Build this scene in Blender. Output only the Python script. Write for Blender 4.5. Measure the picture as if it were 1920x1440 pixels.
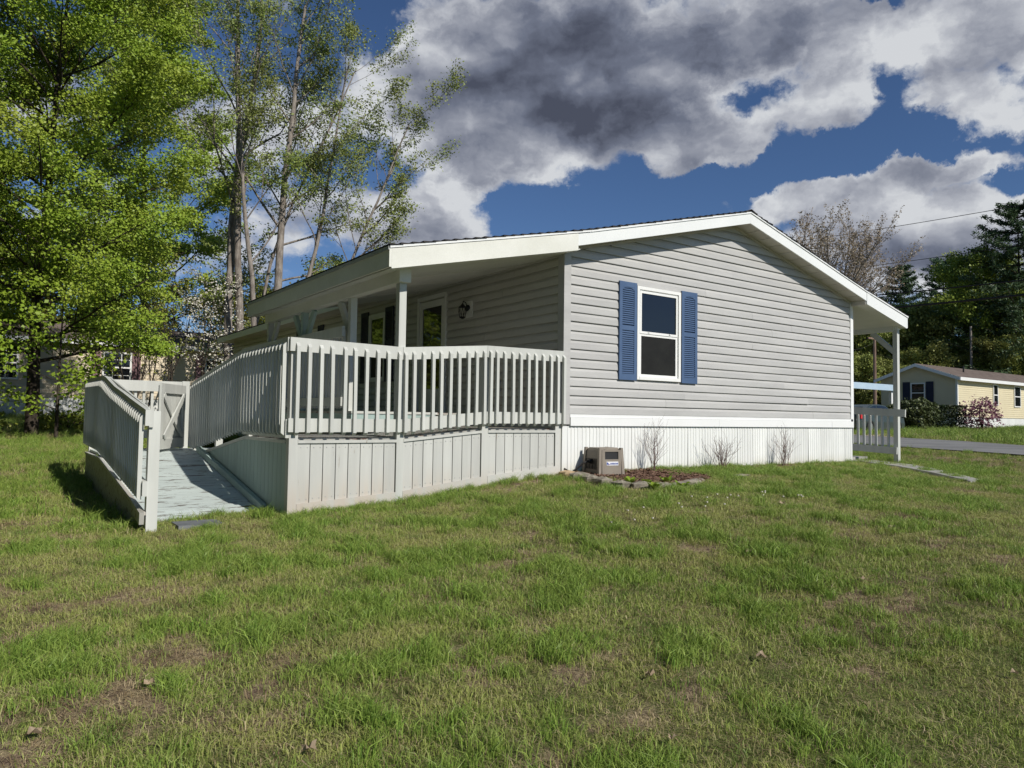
import bpy, math, random
import numpy as np
from mathutils import Vector, Matrix
for o in list(bpy.data.objects): bpy.data.objects.remove(o)
SC = bpy.context.scene
R_ = random.Random(7)
PI = math.pi

# ------------------------------------------------------------------ camera
FPX, YAW, PITCH, ROLL = 1366.17, .6231, .0457, .0143
CAM = np.array([-6.3181, -7.5930, -.0568])
_f = np.array([math.sin(YAW)*math.cos(PITCH), math.cos(YAW)*math.cos(PITCH), math.sin(PITCH)])
_r = np.array([math.cos(YAW), -math.sin(YAW), 0.]); _u = np.cross(_r, _f)
CR = math.cos(ROLL)*_r + math.sin(ROLL)*_u; CU = -math.sin(ROLL)*_r + math.cos(ROLL)*_u; CF = _f
def at(px, py, d):                       # a surveyed point: photo bearing and distance
    return CAM + (CF + CR*(px-960)/FPX - CU*(py-720)/FPX)*d
cd = bpy.data.cameras.new('camera'); cam = bpy.data.objects.new('camera', cd); SC.collection.objects.link(cam)
cd.sensor_width = 36; cd.lens = FPX*36/1920; cd.clip_start = .1; cd.clip_end = 2000
cam.matrix_world = Matrix(((CR[0], CU[0], -CF[0], CAM[0]), (CR[1], CU[1], -CF[1], CAM[1]), (CR[2], CU[2], -CF[2], CAM[2]), (0, 0, 0, 1)))
SC.camera = cam

# ------------------------------------------------------------------ light
SUN = np.array([.27, -1.3, 1.0]); SUN /= np.linalg.norm(SUN)
sl = bpy.data.lights.new('sun', 'SUN'); so = bpy.data.objects.new('sun', sl); SC.collection.objects.link(so)
sl.energy = 4.3; sl.angle = math.radians(.53); sl.color = (1, .95, .87)
so.rotation_mode = 'QUATERNION'; so.rotation_quaternion = Vector(-SUN).to_track_quat('-Z', 'Y')
SC.view_settings.view_transform = 'Standard'; SC.view_settings.look = 'None'
SC.view_settings.exposure = 0; SC.view_settings.gamma = 1; SC.view_settings.use_curve_mapping = False
SC.render.engine = 'CYCLES'
SC.cycles.max_bounces = 6; SC.cycles.diffuse_bounces = 3; SC.cycles.glossy_bounces = 2; SC.cycles.transmission_bounces = 4
SC.render.resolution_x = 1024; SC.render.resolution_y = 768

# ------------------------------------------------------------------ sky with clouds
BL = [(0.529, 0.702, 0.476, -1.075, -0.002, -0.647, 0.372, 0.14, 0.806), (0.641, 0.647, 0.413, -1.142, 0.121, -0.725, 0.294, 0.146, 0.744), (0.495, 0.767, 0.409, -1.15, -0.031, -0.586, 0.202, 0.148, 0.62), (0.714, 0.527, 0.461, -1.088, 0.119, -0.873, 0.243, 0.124, 0.62), (0.801, 0.413, 0.434, -1.114, 0.183, -1.005, 0.199, 0.119, 0.62), (0.869, 0.327, 0.372, -1.144, 0.455, -1.013, 0.166, 0.121, 0.682), (0.853, 0.3, 0.426, -1.116, 0.247, -1.113, 0.119, 0.073, 0.496), (0.57, 0.741, 0.356, -1.196, 0.23, -0.566, 0.182, 0.094, 0.558), (0.502, 0.802, 0.323, -1.204, 0.449, -0.394, 0.184, 0.073, 0.558), (0.446, 0.817, 0.364, -1.197, -0.055, -0.521, 0.12, 0.104, 0.496), (0.657, 0.672, 0.342, -1.215, 0.193, -0.703, 0.108, 0.07, 0.558), (0.7, 0.603, 0.383, -1.165, -0.247, -0.964, 0.119, 0.052, 0.31), (0.531, 0.793, 0.298, -1.231, 0.463, -0.433, 0.086, 0.041, 0.372), (0.778, 0.512, 0.364, -1.191, -0.188, -1.063, 0.148, 0.045, 0.62), (0.806, 0.454, 0.379, -1.177, 0.148, -0.997, 0.098, 0.052, 0.558), (0.732, 0.583, 0.352, -1.188, -0.336, -1.029, 0.127, 0.044, 0.744), (0.702, 0.627, 0.338, -1.226, 0.057, -0.821, 0.07, 0.044, 0.682), (0.888, 0.314, 0.335, -1.171, 0.535, -1.018, 0.081, 0.045, 0.496), (0.793, 0.545, 0.271, -1.294, -0.131, -1.006, 0.137, 0.03, 0.682), (0.838, 0.466, 0.285, -1.279, -0.141, -1.106, 0.125, 0.038, 0.744), (0.88, 0.37, 0.299, -1.266, -0.11, -1.207, 0.094, 0.025, 0.868), (0.898, 0.373, 0.235, -1.332, 0.125, -1.147, 0.156, 0.085, 0.682), (0.874, 0.427, 0.23, -1.337, 0.104, -1.091, 0.132, 0.094, 0.62), (0.919, 0.338, 0.201, -1.367, 0.116, -1.195, 0.101, 0.094, 0.62), (0.848, 0.479, 0.229, -1.338, 0.088, -1.036, 0.121, 0.079, 0.496), (0.892, 0.418, 0.173, -1.396, 0.079, -1.119, 0.148, 0.055, 0.434), (0.469, 0.84, 0.273, -1.295, -0.043, -0.521, 0.13, 0.067, 0.682), (0.404, 0.881, 0.245, -1.323, -0.06, -0.445, 0.16, 0.073, 0.62), (0.496, 0.83, 0.254, -1.314, -0.034, -0.548, 0.087, 0.049, 0.496), (0.333, 0.906, 0.26, -1.307, -0.083, -0.375, 0.131, 0.071, 0.496), (0.237, 0.907, 0.348, -1.212, -0.138, -0.307, 0.132, 0.088, 0.558), (0.289, 0.887, 0.361, -1.198, -0.12, -0.362, 0.125, 0.067, 0.496), (0.086, 0.931, 0.355, -1.2, -0.206, -0.171, 0.196, 0.091, 0.372), (0.017, 0.942, 0.334, -1.22, -0.229, -0.101, 0.144, 0.108, 0.558), (0.157, 0.948, 0.277, -1.288, -0.145, -0.207, 0.126, 0.055, 0.248), (0.4, 0.798, 0.451, -1.033, -0.493, -0.739, 0.057, 0.064, 0.496), (0.234, 0.951, 0.204, -1.364, -0.095, -0.261, 0.123, 0.058, 0.372), (0.365, 0.922, 0.126, -1.445, -0.046, -0.383, 0.374, 0.049, 0.31), (0.063, 0.975, 0.215, -1.352, -0.146, -0.097, 0.195, 0.074, 0.434), (0.284, 0.94, 0.189, -1.38, -0.078, -0.309, 0.128, 0.054, 0.434), (0.748, 0.537, 0.39, -1.169, -0.086, -0.985, 0.114, 0.055, -1.0), (0.795, 0.491, 0.357, -1.197, -0.22, -1.103, 0.059, 0.029, -0.3), (0.82, 0.423, 0.385, -1.169, -0.184, -1.172, 0.047, 0.053, -1.3), (0.847, 0.347, 0.403, -1.146, 0.212, -1.087, 0.044, 0.021, -0.35), (0.864, 0.315, 0.393, -1.156, 0.226, -1.123, 0.029, 0.034, -0.35), (0.356, 0.804, 0.476, -1.072, -0.099, -0.47, 0.067, 0.051, -0.9), (0.608, 0.743, 0.279, -1.287, 0.069, -0.666, 0.197, 0.041, -0.5), (0.816, 0.48, 0.323, -1.239, -0.126, -1.082, 0.243, 0.029, -0.9), (0.888, 0.335, 0.314, -1.252, -0.011, -1.214, 0.074, 0.02, -0.8), (0.907, 0.322, 0.273, -1.294, -0.035, -1.24, 0.041, 0.016, -0.7), (0.778, 0.419, 0.469, -1.074, 0.186, -0.977, 0.057, 0.011, -0.8), (0.696, 0.653, 0.299, -1.267, 0.043, -0.804, 0.186, 0.047, -0.5), (0.574, 0.774, 0.266, -1.287, 0.318, -0.547, 0.137, 0.044, -0.9), (0.423, 0.852, 0.309, -1.256, -0.061, -0.481, 0.054, 0.031, -0.6), (0.402, 0.816, 0.415, -1.142, -0.075, -0.492, 0.028, 0.044, -0.5)]
KL = [(0.58, 0.68, 0.449, -1.103, 0.093, -0.659, 0.319, 0.132, 1.0), (0.473, 0.759, 0.448, -1.106, -0.038, -0.576, 0.152, 0.121, 0.7), (0.668, 0.628, 0.4, -1.159, 0.059, -0.791, 0.213, 0.101, 0.9), (0.558, 0.738, 0.38, -1.17, 0.224, -0.554, 0.169, 0.069, 0.7), (0.515, 0.796, 0.317, -1.223, 0.373, -0.443, 0.147, 0.06, 0.9), (0.706, 0.536, 0.462, -1.087, 0.113, -0.862, 0.156, 0.093, 0.7), (0.613, 0.621, 0.488, -1.06, 0.056, -0.748, 0.282, 0.062, 0.6), (0.79, 0.425, 0.442, -1.105, 0.178, -0.988, 0.131, 0.069, 0.45), (0.906, 0.377, 0.194, -1.375, 0.101, -1.157, 0.157, 0.048, 0.7), (0.845, 0.322, 0.427, -1.116, 0.235, -1.094, 0.083, 0.046, 0.3), (0.462, 0.856, 0.232, -1.337, -0.043, -0.506, 0.175, 0.039, 0.8), (0.885, 0.427, 0.183, -1.386, 0.082, -1.106, 0.159, 0.038, 0.7), (0.446, 0.831, 0.333, -1.231, -0.054, -0.512, 0.085, 0.071, 0.6), (0.751, 0.509, 0.42, -1.134, 0.126, -0.917, 0.114, 0.042, 0.4), (0.64, 0.675, 0.367, -1.195, 0.034, -0.745, 0.106, 0.046, 0.3), (0.462, 0.765, 0.448, -1.106, -0.044, -0.565, 0.07, 0.032, -1.6), (0.905, 0.348, 0.243, -1.323, 0.138, -1.169, 0.052, 0.031, -0.3), (0.67, 0.666, 0.329, -1.235, 0.039, -0.775, 0.071, 0.023, -0.5), (0.786, 0.49, 0.377, -1.181, -0.122, -1.064, 0.136, 0.028, -0.5)]
FC = (0.55885642, 0.78329074, 0.27227764)
world = bpy.data.worlds.new('World'); SC.world = world; world.use_nodes = True; world.cycles.sampling_method = 'MANUAL'; world.cycles.sample_map_resolution = 256
NT = world.node_tree; NT.nodes.clear()
class G:
    """small helper for building node maths"""
    def __init__(s, nt): s.nt = nt
    def n(s, t, **k):
        o = s.nt.nodes.new(t)
        for a, b in k.items(): setattr(o, a, b)
        return o
    def put(s, sock, v):
        if isinstance(v, bpy.types.NodeSocket): s.nt.links.new(v, sock)
        elif v is not None: sock.default_value = v
    def m(s, op, a, b=None, c=None, clamp=False):
        o = s.n('ShaderNodeMath', operation=op); o.use_clamp = clamp
        s.put(o.inputs[0], a); s.put(o.inputs[1], b)
        if c is not None: s.put(o.inputs[2], c)
        return o.outputs[0]
    def v(s, op, a, b=None):
        o = s.n('ShaderNodeVectorMath', operation=op); s.put(o.inputs[0], a)
        if b is not None: s.put(o.inputs[1], b)
        return o
    def noise(s, vec, scale, detail=6, rough=.55, dist=0.):
        o = s.n('ShaderNodeTexNoise'); s.put(o.inputs['Vector'], vec); o.inputs['Scale'].default_value = scale
        o.inputs['Detail'].default_value = detail; o.inputs['Roughness'].default_value = rough; o.inputs['Distortion'].default_value = dist
        return o
    def mr(s, x, a, b, c=0., d=1., smooth=True):
        o = s.n('ShaderNodeMapRange'); o.interpolation_type = 'SMOOTHSTEP' if smooth else 'LINEAR'
        for i, q in enumerate((x, a, b, c, d)): s.put(o.inputs[i], q)
        return o.outputs[0]
    def mix(s, f, a, b, blend='MIX'):
        o = s.n('ShaderNodeMix', data_type='RGBA'); o.blend_type = blend
        s.put(o.inputs[0], f); s.put(o.inputs[6], a if isinstance(a, bpy.types.NodeSocket) else (*a, 1)); s.put(o.inputs[7], b if isinstance(b, bpy.types.NodeSocket) else (*b, 1))
        return o.outputs[2]
g = G(NT)
tc = g.n('ShaderNodeTexCoord').outputs['Generated']
dirn = g.v('NORMALIZE', tc).outputs[0]
w1 = g.noise(dirn, 4.5, 3, .6).outputs['Color']
w2 = g.noise(dirn, 16., 6, .62).outputs['Color']
wa = g.v('MULTIPLY', g.v('SUBTRACT', w1, (.5, .5, .5)).outputs[0], (.13, .13, .09)).outputs[0]
wb = g.v('MULTIPLY', g.v('SUBTRACT', w2, (.5, .5, .5)).outputs[0], (.10, .10, .08)).outputs[0]
wd = g.v('ADD', g.v('ADD', dirn, wa).outputs[0], wb).outputs[0]
def blobs(tab, vec):
    """soft ellipses on the sky: centre, turn, half widths, weight"""
    acc = None
    for x, y, z, ex, ey, ez, r1, r2, w in tab:
        mp = g.n('ShaderNodeMapping'); mp.vector_type = 'TEXTURE'; g.put(mp.inputs['Vector'], vec)
        mp.inputs['Location'].default_value = (x, y, z); mp.inputs['Rotation'].default_value = (ex, ey, ez); mp.inputs['Scale'].default_value = (r1, r2, 1.5)
        gr = g.n('ShaderNodeTexGradient'); gr.gradient_type = 'SPHERICAL'; g.put(gr.inputs[0], mp.outputs[0])
        acc = g.m('MULTIPLY_ADD', gr.outputs['Fac'], w, acc if acc is not None else 0.)
    return acc
dens = blobs(BL, wd); dark = blobs(KL, g.v('ADD', dirn, wa).outputs[0])
front = g.mr(g.v('DOT_PRODUCT', dirn, FC).outputs[1], .55, .8)            # the part of the sky the photograph shows
flat = g.v('MULTIPLY', dirn, (1., 1., 1.7)).outputs[0]
flatw = g.v('ADD', flat, g.v('MULTIPLY', wb, (.6, .6, .6)).outputs[0]).outputs[0]
fb = g.noise(flatw, 8., 7, .58).outputs['Fac']
fb2 = g.noise(flatw, 30., 5, .62).outputs['Fac']
big = g.noise(flat, 2.3, 3, .55).outputs['Fac']
outside = g.mr(big, .58, .80, 0., .95)
dens = g.m('ADD', g.m('MULTIPLY', dens, front), g.m('MULTIPLY', outside, g.m('SUBTRACT', 1., front)))
dark = g.m('ADD', g.m('MULTIPLY', dark, front), g.m('MULTIPLY', g.m('MULTIPLY', outside, .45), g.m('SUBTRACT', 1., front)))
D = g.m('ADD', dens, g.m('MULTIPLY', g.m('SUBTRACT', fb, .5), 1.5))
D = g.m('ADD', D, g.m('MULTIPLY', g.m('SUBTRACT', fb2, .5), .55))
mask = g.mr(D, .30, .74)
thick = g.mr(D, .40, 1.35)
# relief: how much thicker the cloud is a little way towards the light
fn = g.noise(flatw, 8., 4, .5).outputs['Fac']
fo = g.noise(g.v('ADD', flatw, (.010, -.018, .050)).outputs[0], 8., 4, .5).outputs['Fac']
rel = g.m('MULTIPLY', g.m('SUBTRACT', fo, fn), 1.7)
md1 = g.noise(flat, 4.2, 5, .6).outputs['Fac']
sh = g.m('MULTIPLY', g.m('MULTIPLY', dark, .37), g.m('ADD', .45, g.m('MULTIPLY', thick, .65)))
sh = g.m('ADD', sh, g.m('MULTIPLY', g.m('SUBTRACT', md1, .5), .62))
sh = g.m('ADD', g.m('ADD', sh, rel), g.m('MULTIPLY', g.m('SUBTRACT', fb2, .5), .30))
sh = g.m('ADD', sh, g.m('ADD', .05, g.m('MULTIPLY', thick, .16)))
cr = g.n('ShaderNodeValToRGB'); g.put(cr.inputs[0], sh)
el = cr.color_ramp.elements
for i, (p, c) in enumerate([(0., (.64, .66, .69)), (.16, (.47, .49, .54)), (.38, (.29, .31, .37)), (.66, (.155, .175, .235)), (1., (.07, .08, .115))]):
    e = el[i] if i < 2 else el.new(p)
    e.position = p; e.color = (*c, 1)
nis = g.n('ShaderNodeTexSky'); nis.sky_type = 'NISHITA'; nis.sun_disc = False
nis.sun_elevation = math.asin(SUN[2]); nis.sun_rotation = math.atan2(SUN[0], SUN[1])
nis.air_density = .85; nis.dust_density = .1; nis.ozone_density = 3.0
SKY_S = .062
skyc = g.mix(1., nis.outputs[0], (SKY_S*.84, SKY_S*1.0, SKY_S*1.22), 'MULTIPLY')
col = g.mix(mask, skyc, cr.outputs[0])
bg = g.n('ShaderNodeBackground'); g.put(bg.inputs[0], col); bg.inputs[1].default_value = 1.
NT.links.new(bg.outputs[0], g.n('ShaderNodeOutputWorld').inputs[0])

# ------------------------------------------------------------------ object helpers
COL = SC.collection
WL = {}
def tag(o, label=None, cat=None, group=None, kind=None):
    if label: o['label'] = label
    if cat: o['category'] = cat
    if group: o['group'] = group
    if kind: o['kind'] = kind
    return o
def root(name, loc, label, cat, group=None, rz=0.):
    o = bpy.data.objects.new(name, None); COL.objects.link(o); o.location = loc; o.rotation_euler = (0, 0, rz)
    o.empty_display_size = .2; WL[o.name] = np.array(loc, float) if rz == 0 else np.zeros(3)
    return tag(o, label, cat, group)
def mesh_of(name, V, F, mat, smooth=False):
    me = bpy.data.meshes.new(name); V = np.asarray(V, np.float32)
    if isinstance(F, np.ndarray):
        k = F.shape[1]
        me.vertices.add(len(V)); me.vertices.foreach_set('co', V.ravel())
        me.loops.add(F.size); me.loops.foreach_set('vertex_index', F.ravel().astype(np.int32))
        me.polygons.add(len(F)); me.polygons.foreach_set('loop_start', np.arange(0, F.size, k, dtype=np.int32))
        try: me.polygons.foreach_set('loop_total', np.full(len(F), k, np.int32))
        except Exception: pass
        me.update(calc_edges=True)
    else:
        me.from_pydata(V.tolist(), [], F); me.update()
    if smooth: me.polygons.foreach_set('use_smooth', np.ones(len(me.polygons), bool))
    for m in (mat if isinstance(mat, (list, tuple)) else [mat]): me.materials.append(m)
    return me
def part(name, VF, mat, parent=None, smooth=False, origin=None):
    """one mesh object; V in world metres (or in the parent's own frame where the parent is turned)"""
    V, F = VF; V = np.asarray(V, float)
    org = V.min(0) if origin is None else np.asarray(origin, float)
    me = mesh_of(name, V-org, F, mat, smooth)
    o = bpy.data.objects.new(name, me); COL.objects.link(o)
    pw = np.zeros(3)
    if parent is not None:
        o.parent = parent; pw = WL[parent.name]
    o.location = org - pw; WL[o.name] = org
    return o
def share(src, parent, delta):
    """another part with the same mesh, moved"""
    o = src.copy(); COL.objects.link(o); o.parent = parent
    WL[o.name] = WL[src.name] + np.array(delta); o.location = WL[o.name] - WL[parent.name]
    return o
BF = [(0,3,2,1),(4,5,6,7),(0,1,5,4),(1,2,6,5),(2,3,7,6),(3,0,4,7)]
def box(x0, x1, y0, y1, z0, z1):
    return [(x0,y0,z0),(x1,y0,z0),(x1,y1,z0),(x0,y1,z0),(x0,y0,z1),(x1,y0,z1),(x1,y1,z1),(x0,y1,z1)], BF
def join(*L):
    V = []; F = []
    for v, f in L:
        n = len(V); V += [tuple(map(float, q)) for q in v]; F += [tuple(int(i)+n for i in q) for q in f]
    return V, F
def prism(poly, axis, a, b):
    """extrude a 2-D polygon along an axis (0,1,2) from a to b"""
    n = len(poly); ax = [i for i in range(3) if i != axis]; V = []
    for t in (a, b):
        for p in poly:
            q = [0, 0, 0]; q[axis] = t; q[ax[0]] = p[0]; q[ax[1]] = p[1]; V.append(tuple(q))
    F = [tuple(range(n))[::-1], tuple(range(n, 2*n))] + [(i, (i+1) % n, n+(i+1) % n, n+i) for i in range(n)]
    area = sum(poly[i][0]*poly[(i+1) % n][1]-poly[(i+1) % n][0]*poly[i][1] for i in range(n))
    if (area > 0) == (axis == 1): F = [f[::-1] for f in F]
    return V, F
def bar(p, q, w, h, up=(0, 0, 1), bev=0):
    """board from p to q, w sideways, h along up"""
    p = np.array(p, float); q = np.array(q, float); d = q-p; d /= np.linalg.norm(d)
    u = np.array(up, float); s = np.cross(d, u); s /= np.linalg.norm(s); u = np.cross(s, d)
    V = [tuple(c + s*a*w/2 + u*b*h/2) for c in (p, q) for a, b in ((-1,-1),(1,-1),(1,1),(-1,1))]
    return V, [(0,1,2,3),(7,6,5,4),(0,4,5,1),(1,5,6,2),(2,6,7,3),(3,7,4,0)]
def tube(P, r, k=6, cap=True):
    P = np.asarray(P, float); n = len(P); r = np.broadcast_to(np.asarray(r, float), (n,))
    T = np.gradient(P, axis=0); T /= np.linalg.norm(T, axis=1)[:, None]+1e-9
    up = np.array([0, 0, 1.]) if abs(T[0][2]) < .9 else np.array([1., 0, 0])
    V = []; F = []
    s = np.cross(T[0], up); s /= np.linalg.norm(s)
    for i in range(n):
        s = s - T[i]*(s@T[i]); s /= np.linalg.norm(s)+1e-9; t = np.cross(T[i], s)
        for j in range(k):
            a = 2*PI*j/k; V.append(tuple(P[i]+r[i]*(math.cos(a)*s+math.sin(a)*t)))
    for i in range(n-1):
        for j in range(k):
            F.append((i*k+j, i*k+(j+1) % k, (i+1)*k+(j+1) % k, (i+1)*k+j))
    if cap: F.append(tuple(range(k))[::-1]); F.append(tuple((n-1)*k+j for j in range(k)))
    return V, F

# ------------------------------------------------------------------ materials
def new_mat(name):
    m = bpy.data.materials.new(name); m.use_nodes = True; m.node_tree.nodes.clear(); return m, G(m.node_tree)
def finish(m, gg, colour, rough=.6, bump=None, bstr=.3, bdist=.01, spec=.5, metal=0., transl=0., coat=0.):
    p = gg.n('ShaderNodeBsdfPrincipled'); gg.put(p.inputs['Base Color'], colour if isinstance(colour, bpy.types.NodeSocket) else (*colour, 1))
    gg.put(p.inputs['Roughness'], rough); p.inputs['Specular IOR Level'].default_value = spec; p.inputs['Metallic'].default_value = metal
    if coat: p.inputs['Coat Weight'].default_value = coat
    if bump is not None:
        b = gg.n('ShaderNodeBump'); b.inputs['Strength'].default_value = bstr; b.inputs['Distance'].default_value = bdist
        gg.put(b.inputs['Height'], bump); gg.put(p.inputs['Normal'], b.outputs[0])
    out = gg.n('ShaderNodeOutputMaterial'); sh = p.outputs[0]
    if transl:
        t = gg.n('ShaderNodeBsdfTranslucent'); gg.put(t.inputs[0], colour)
        mx = gg.n('ShaderNodeMixShader'); mx.inputs[0].default_value = transl
        gg.put(mx.inputs[1], sh); gg.put(mx.inputs[2], t.outputs[0]); sh = mx.outputs[0]
    gg.put(out.inputs[0], sh); return m
def pos_rand(gg, stretch=(1, 1, 1)):
    """world position, stretched, shifted by the object's own random number"""
    P = gg.n('ShaderNodeNewGeometry').outputs['Position']; rnd = gg.n('ShaderNodeObjectInfo').outputs['Random']
    sc = gg.v('MULTIPLY', P, stretch).outputs[0]
    cb = gg.n('ShaderNodeCombineXYZ'); r10 = gg.m('MULTIPLY', rnd, 37.)
    for i in range(3): gg.put(cb.inputs[i], r10)
    return gg.v('ADD', sc, cb.outputs[0]).outputs[0], rnd
def pmat(name, c1, c2, scale=3., rough=.6, var=.06, bstr=.15, spec=.4, stretch=(1, 1, 1), fine=60., transl=0., bdist=.004, metal=0.):
    m, gg = new_mat(name); P, rnd = pos_rand(gg, stretch)
    n1 = gg.noise(P, scale, 6, .6).outputs['Fac']; n2 = gg.noise(P, fine, 4, .6).outputs['Fac']
    c = gg.mix(gg.mr(n1, .3, .7), c1, c2)
    k = gg.m('ADD', 1-var, gg.m('MULTIPLY', rnd, 2*var)); k = gg.m('MULTIPLY', k, gg.mr(n2, .2, .8, .94, 1.06, False))
    hs = gg.n('ShaderNodeHueSaturation'); gg.put(hs.inputs['Value'], k); gg.put(hs.inputs['Color'], c)
    return finish(m, gg, hs.outputs[0], rough, n2, bstr, bdist, spec, metal, transl)
def wood(name, paint, bare, wear=.60, stretch=(9, 9, .8), dirt=None, gloss=.55, crackscale=2.2):
    """painted wood: brush marks, flaking along the grain, a little dirt low down where the thing is dirty"""
    m, gg = new_mat(name); P, rnd = pos_rand(gg, stretch)
    n0 = gg.noise(P, .9, 5, .6).outputs['Fac']; n1 = gg.noise(P, crackscale, 9, .72, .4).outputs['Fac']; n2 = gg.noise(P, 14., 5, .65).outputs['Fac']
    c = gg.mix(gg.mr(n0, .25, .75), [x*.90 for x in paint], [min(1, x*1.05) for x in paint])
    c = gg.mix(gg.mr(n1, wear, wear+.05), c, bare)
    c = gg.mix(gg.mr(n2, .62, .8, 0, .35), c, [x*.6 for x in paint])
    if dirt:
        z = gg.n('ShaderNodeSeparateXYZ'); gg.put(z.inputs[0], gg.n('ShaderNodeNewGeometry').outputs['Position'])
        f = gg.m('MULTIPLY', gg.mr(z.outputs[2], dirt[0], dirt[1], 1., 0.), gg.mr(n0, .3, .65, .15, .9))
        c = gg.mix(f, c, dirt[2])
    k = gg.m('ADD', .925, gg.m('MULTIPLY', rnd, .13))
    hs = gg.n('ShaderNodeHueSaturation'); gg.put(hs.inputs['Value'], k); gg.put(hs.inputs['Color'], c)
    bh = gg.m('ADD', gg.m('MULTIPLY', n2, .5), gg.mr(n1, wear, wear+.05, .6, 0.))
    return finish(m, gg, hs.outputs[0], gloss, bh, .35, .003, .35)
M = {}
M['paint'] = wood('white grey deck paint', (.545, .55, .515), (.30, .25, .20), .645, dirt=(-1.15, -.55, (.50, .42, .34)))
M['rail'] = wood('rail paint', (.575, .585, .545), (.33, .30, .25), .72, dirt=None)
M['ramp'] = wood('mint ramp paint', (.565, .63, .605), (.10, .07, .055), .555, stretch=(1.2, 7, 7), crackscale=2.6)
M['mint'] = wood('mint green old paint', (.36, .47, .44), (.20, .19, .16), .70)
M['deckgrey'] = wood('weathered deck boards', (.42, .41, .37), (.16, .085, .06), .54, stretch=(1.2, 7, 7))
M['siding'] = pmat('grey vinyl siding', (.43, .425, .41), (.505, .498, .478), 1.0, .42, .03, .12, .4, stretch=(.7, .7, 3.5), fine=18)
M['siding_porch'] = pmat('grey vinyl siding weathered', (.50, .49, .45), (.60, .585, .54), .55, .5, .02, .05, .4, stretch=(1, .6, 2.0), fine=25)  # porch copy of the siding, lightened to make up for the shade
M['trim'] = pmat('white vinyl trim', (.80, .81, .79), (.84, .84, .83), 1.5, .35, .01, .03, .45)
M['fascia'] = pmat('white aluminium fascia', (.76, .78, .76), (.82, .83, .81), 1.2, .4, .01, .05, .45)
M['fascia_old'] = pmat('old cream painted fascia', (.68, .68, .61), (.76, .76, .70), 1.6, .55, .02, .1, .4)
M['soffit'] = pmat('vented soffit', (.50, .47, .42), (.58, .55, .50), 2, .6, .03, .1, .3)
M['ceiling'] = pmat('porch ceiling', (.66, .66, .61), (.74, .74, .69), 1.6, .7, .02, .1, .3)
M['skirt'] = wood('white vinyl skirting', (.79, .80, .77), (.70, .70, .66), .80, stretch=(3, 3, .5), dirt=(-.93, -.60, (.50, .46, .34)), gloss=.4)
M['frame'] = pmat('white window frame', (.80, .80, .77), (.84, .84, .81), 3, .4, .01, .03, .4)
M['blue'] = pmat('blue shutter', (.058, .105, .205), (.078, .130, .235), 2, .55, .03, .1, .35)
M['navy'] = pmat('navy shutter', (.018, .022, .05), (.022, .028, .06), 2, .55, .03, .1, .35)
M['shingle'] = pmat('dark roof shingles', (.035, .033, .034), (.065, .058, .055), 8, .9, .1, .6, .2, fine=150)
M['shingle_brown'] = pmat('brown roof shingles', (.13, .10, .085), (.19, .155, .13), 3, .9, .1, .6, .2, fine=40)
M['cream'] = pmat('cream vinyl siding', (.66, .58, .39), (.71, .63, .43), .8, .5, .02, .05, .35)
M['cream_pale'] = pmat('pale tan siding', (.66, .56, .40), (.70, .60, .44), .8, .5, .02, .05, .35)
M['mauve'] = pmat('mauve shutter', (.22, .13, .145), (.27, .16, .17), 2, .6, .03, .1, .3)
M['black'] = pmat('black iron', (.012, .012, .013), (.02, .02, .02), 5, .45, .05, .1, .4)
M['rubber'] = pmat('black rubber', (.015, .014, .013), (.03, .028, .025), 8, .6, .05, .2, .3)
M['taupe'] = pmat('taupe resin', (.235, .20, .165), (.27, .235, .19), 5, .55, .02, .15, .35)
M['taupe_dark'] = pmat('dark taupe resin', (.15, .125, .10), (.175, .15, .12), 5, .55, .02, .2, .35, stretch=(1, 1, 6))
M['concrete'] = pmat('concrete walk', (.30, .30, .28), (.40, .39, .36), 2, .85, .03, .4, .2, fine=80)
M['drive'] = pmat('sandy driveway', (.40, .33, .27), (.50, .42, .36), 1.2, .9, .03, .4, .2, fine=60)
M['slate'] = pmat('slate slab', (.12, .13, .14), (.2, .21, .22), 5, .7, .03, .3, .3)
M['asphalt'] = pmat('asphalt', (.19, .19, .185), (.25, .25, .24), .8, .85, .02, .5, .25, fine=90)
M['bark'] = pmat('grey bark', (.16, .135, .115), (.36, .32, .28), 3, .9, .06, .8, .15, stretch=(4, 4, 1), fine=30, bdist=.02)
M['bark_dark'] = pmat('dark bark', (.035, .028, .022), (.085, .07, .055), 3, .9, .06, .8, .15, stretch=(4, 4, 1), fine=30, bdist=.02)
M['twig'] = pmat('reddish twigs', (.14, .09, .08), (.22, .15, .13), 8, .85, .1, .3, .2)
M['pole'] = pmat('weathered pole', (.17, .11, .08), (.26, .19, .15), 3, .9, .05, .4, .2, stretch=(3, 3, .5))
M['galv'] = pmat('galvanised metal', (.35, .36, .36), (.45, .46, .46), 3, .5, .05, .1, .5)
M['shedroof'] = pmat('pale blue metal roof', (.42, .55, .66), (.48, .60, .70), 2, .4, .02, .05, .5)
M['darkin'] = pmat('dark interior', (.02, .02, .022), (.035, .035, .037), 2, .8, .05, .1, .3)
M['tyre'] = pmat('tyre', (.012, .012, .012), (.02, .02, .02), 6, .8, .02, .2, .2)
M['rim'] = pmat('alloy rim', (.6, .6, .6), (.7, .7, .7), 4, .25, .02, .02, .6, metal=.9)
M['carpaint'] = pmat('silver green car paint', (.075, .10, .095), (.09, .12, .11), 2, .3, .01, .01, .6, metal=.5)
M['redlamp'] = pmat('red lamp plastic', (.55, .02, .03), (.6, .03, .04), 6, .2, .01, .02, .6)
M['decal_white'] = pmat('sticker white', (.78, .78, .8), (.8, .8, .82), 6, .35, .01, .02, .5)
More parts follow.
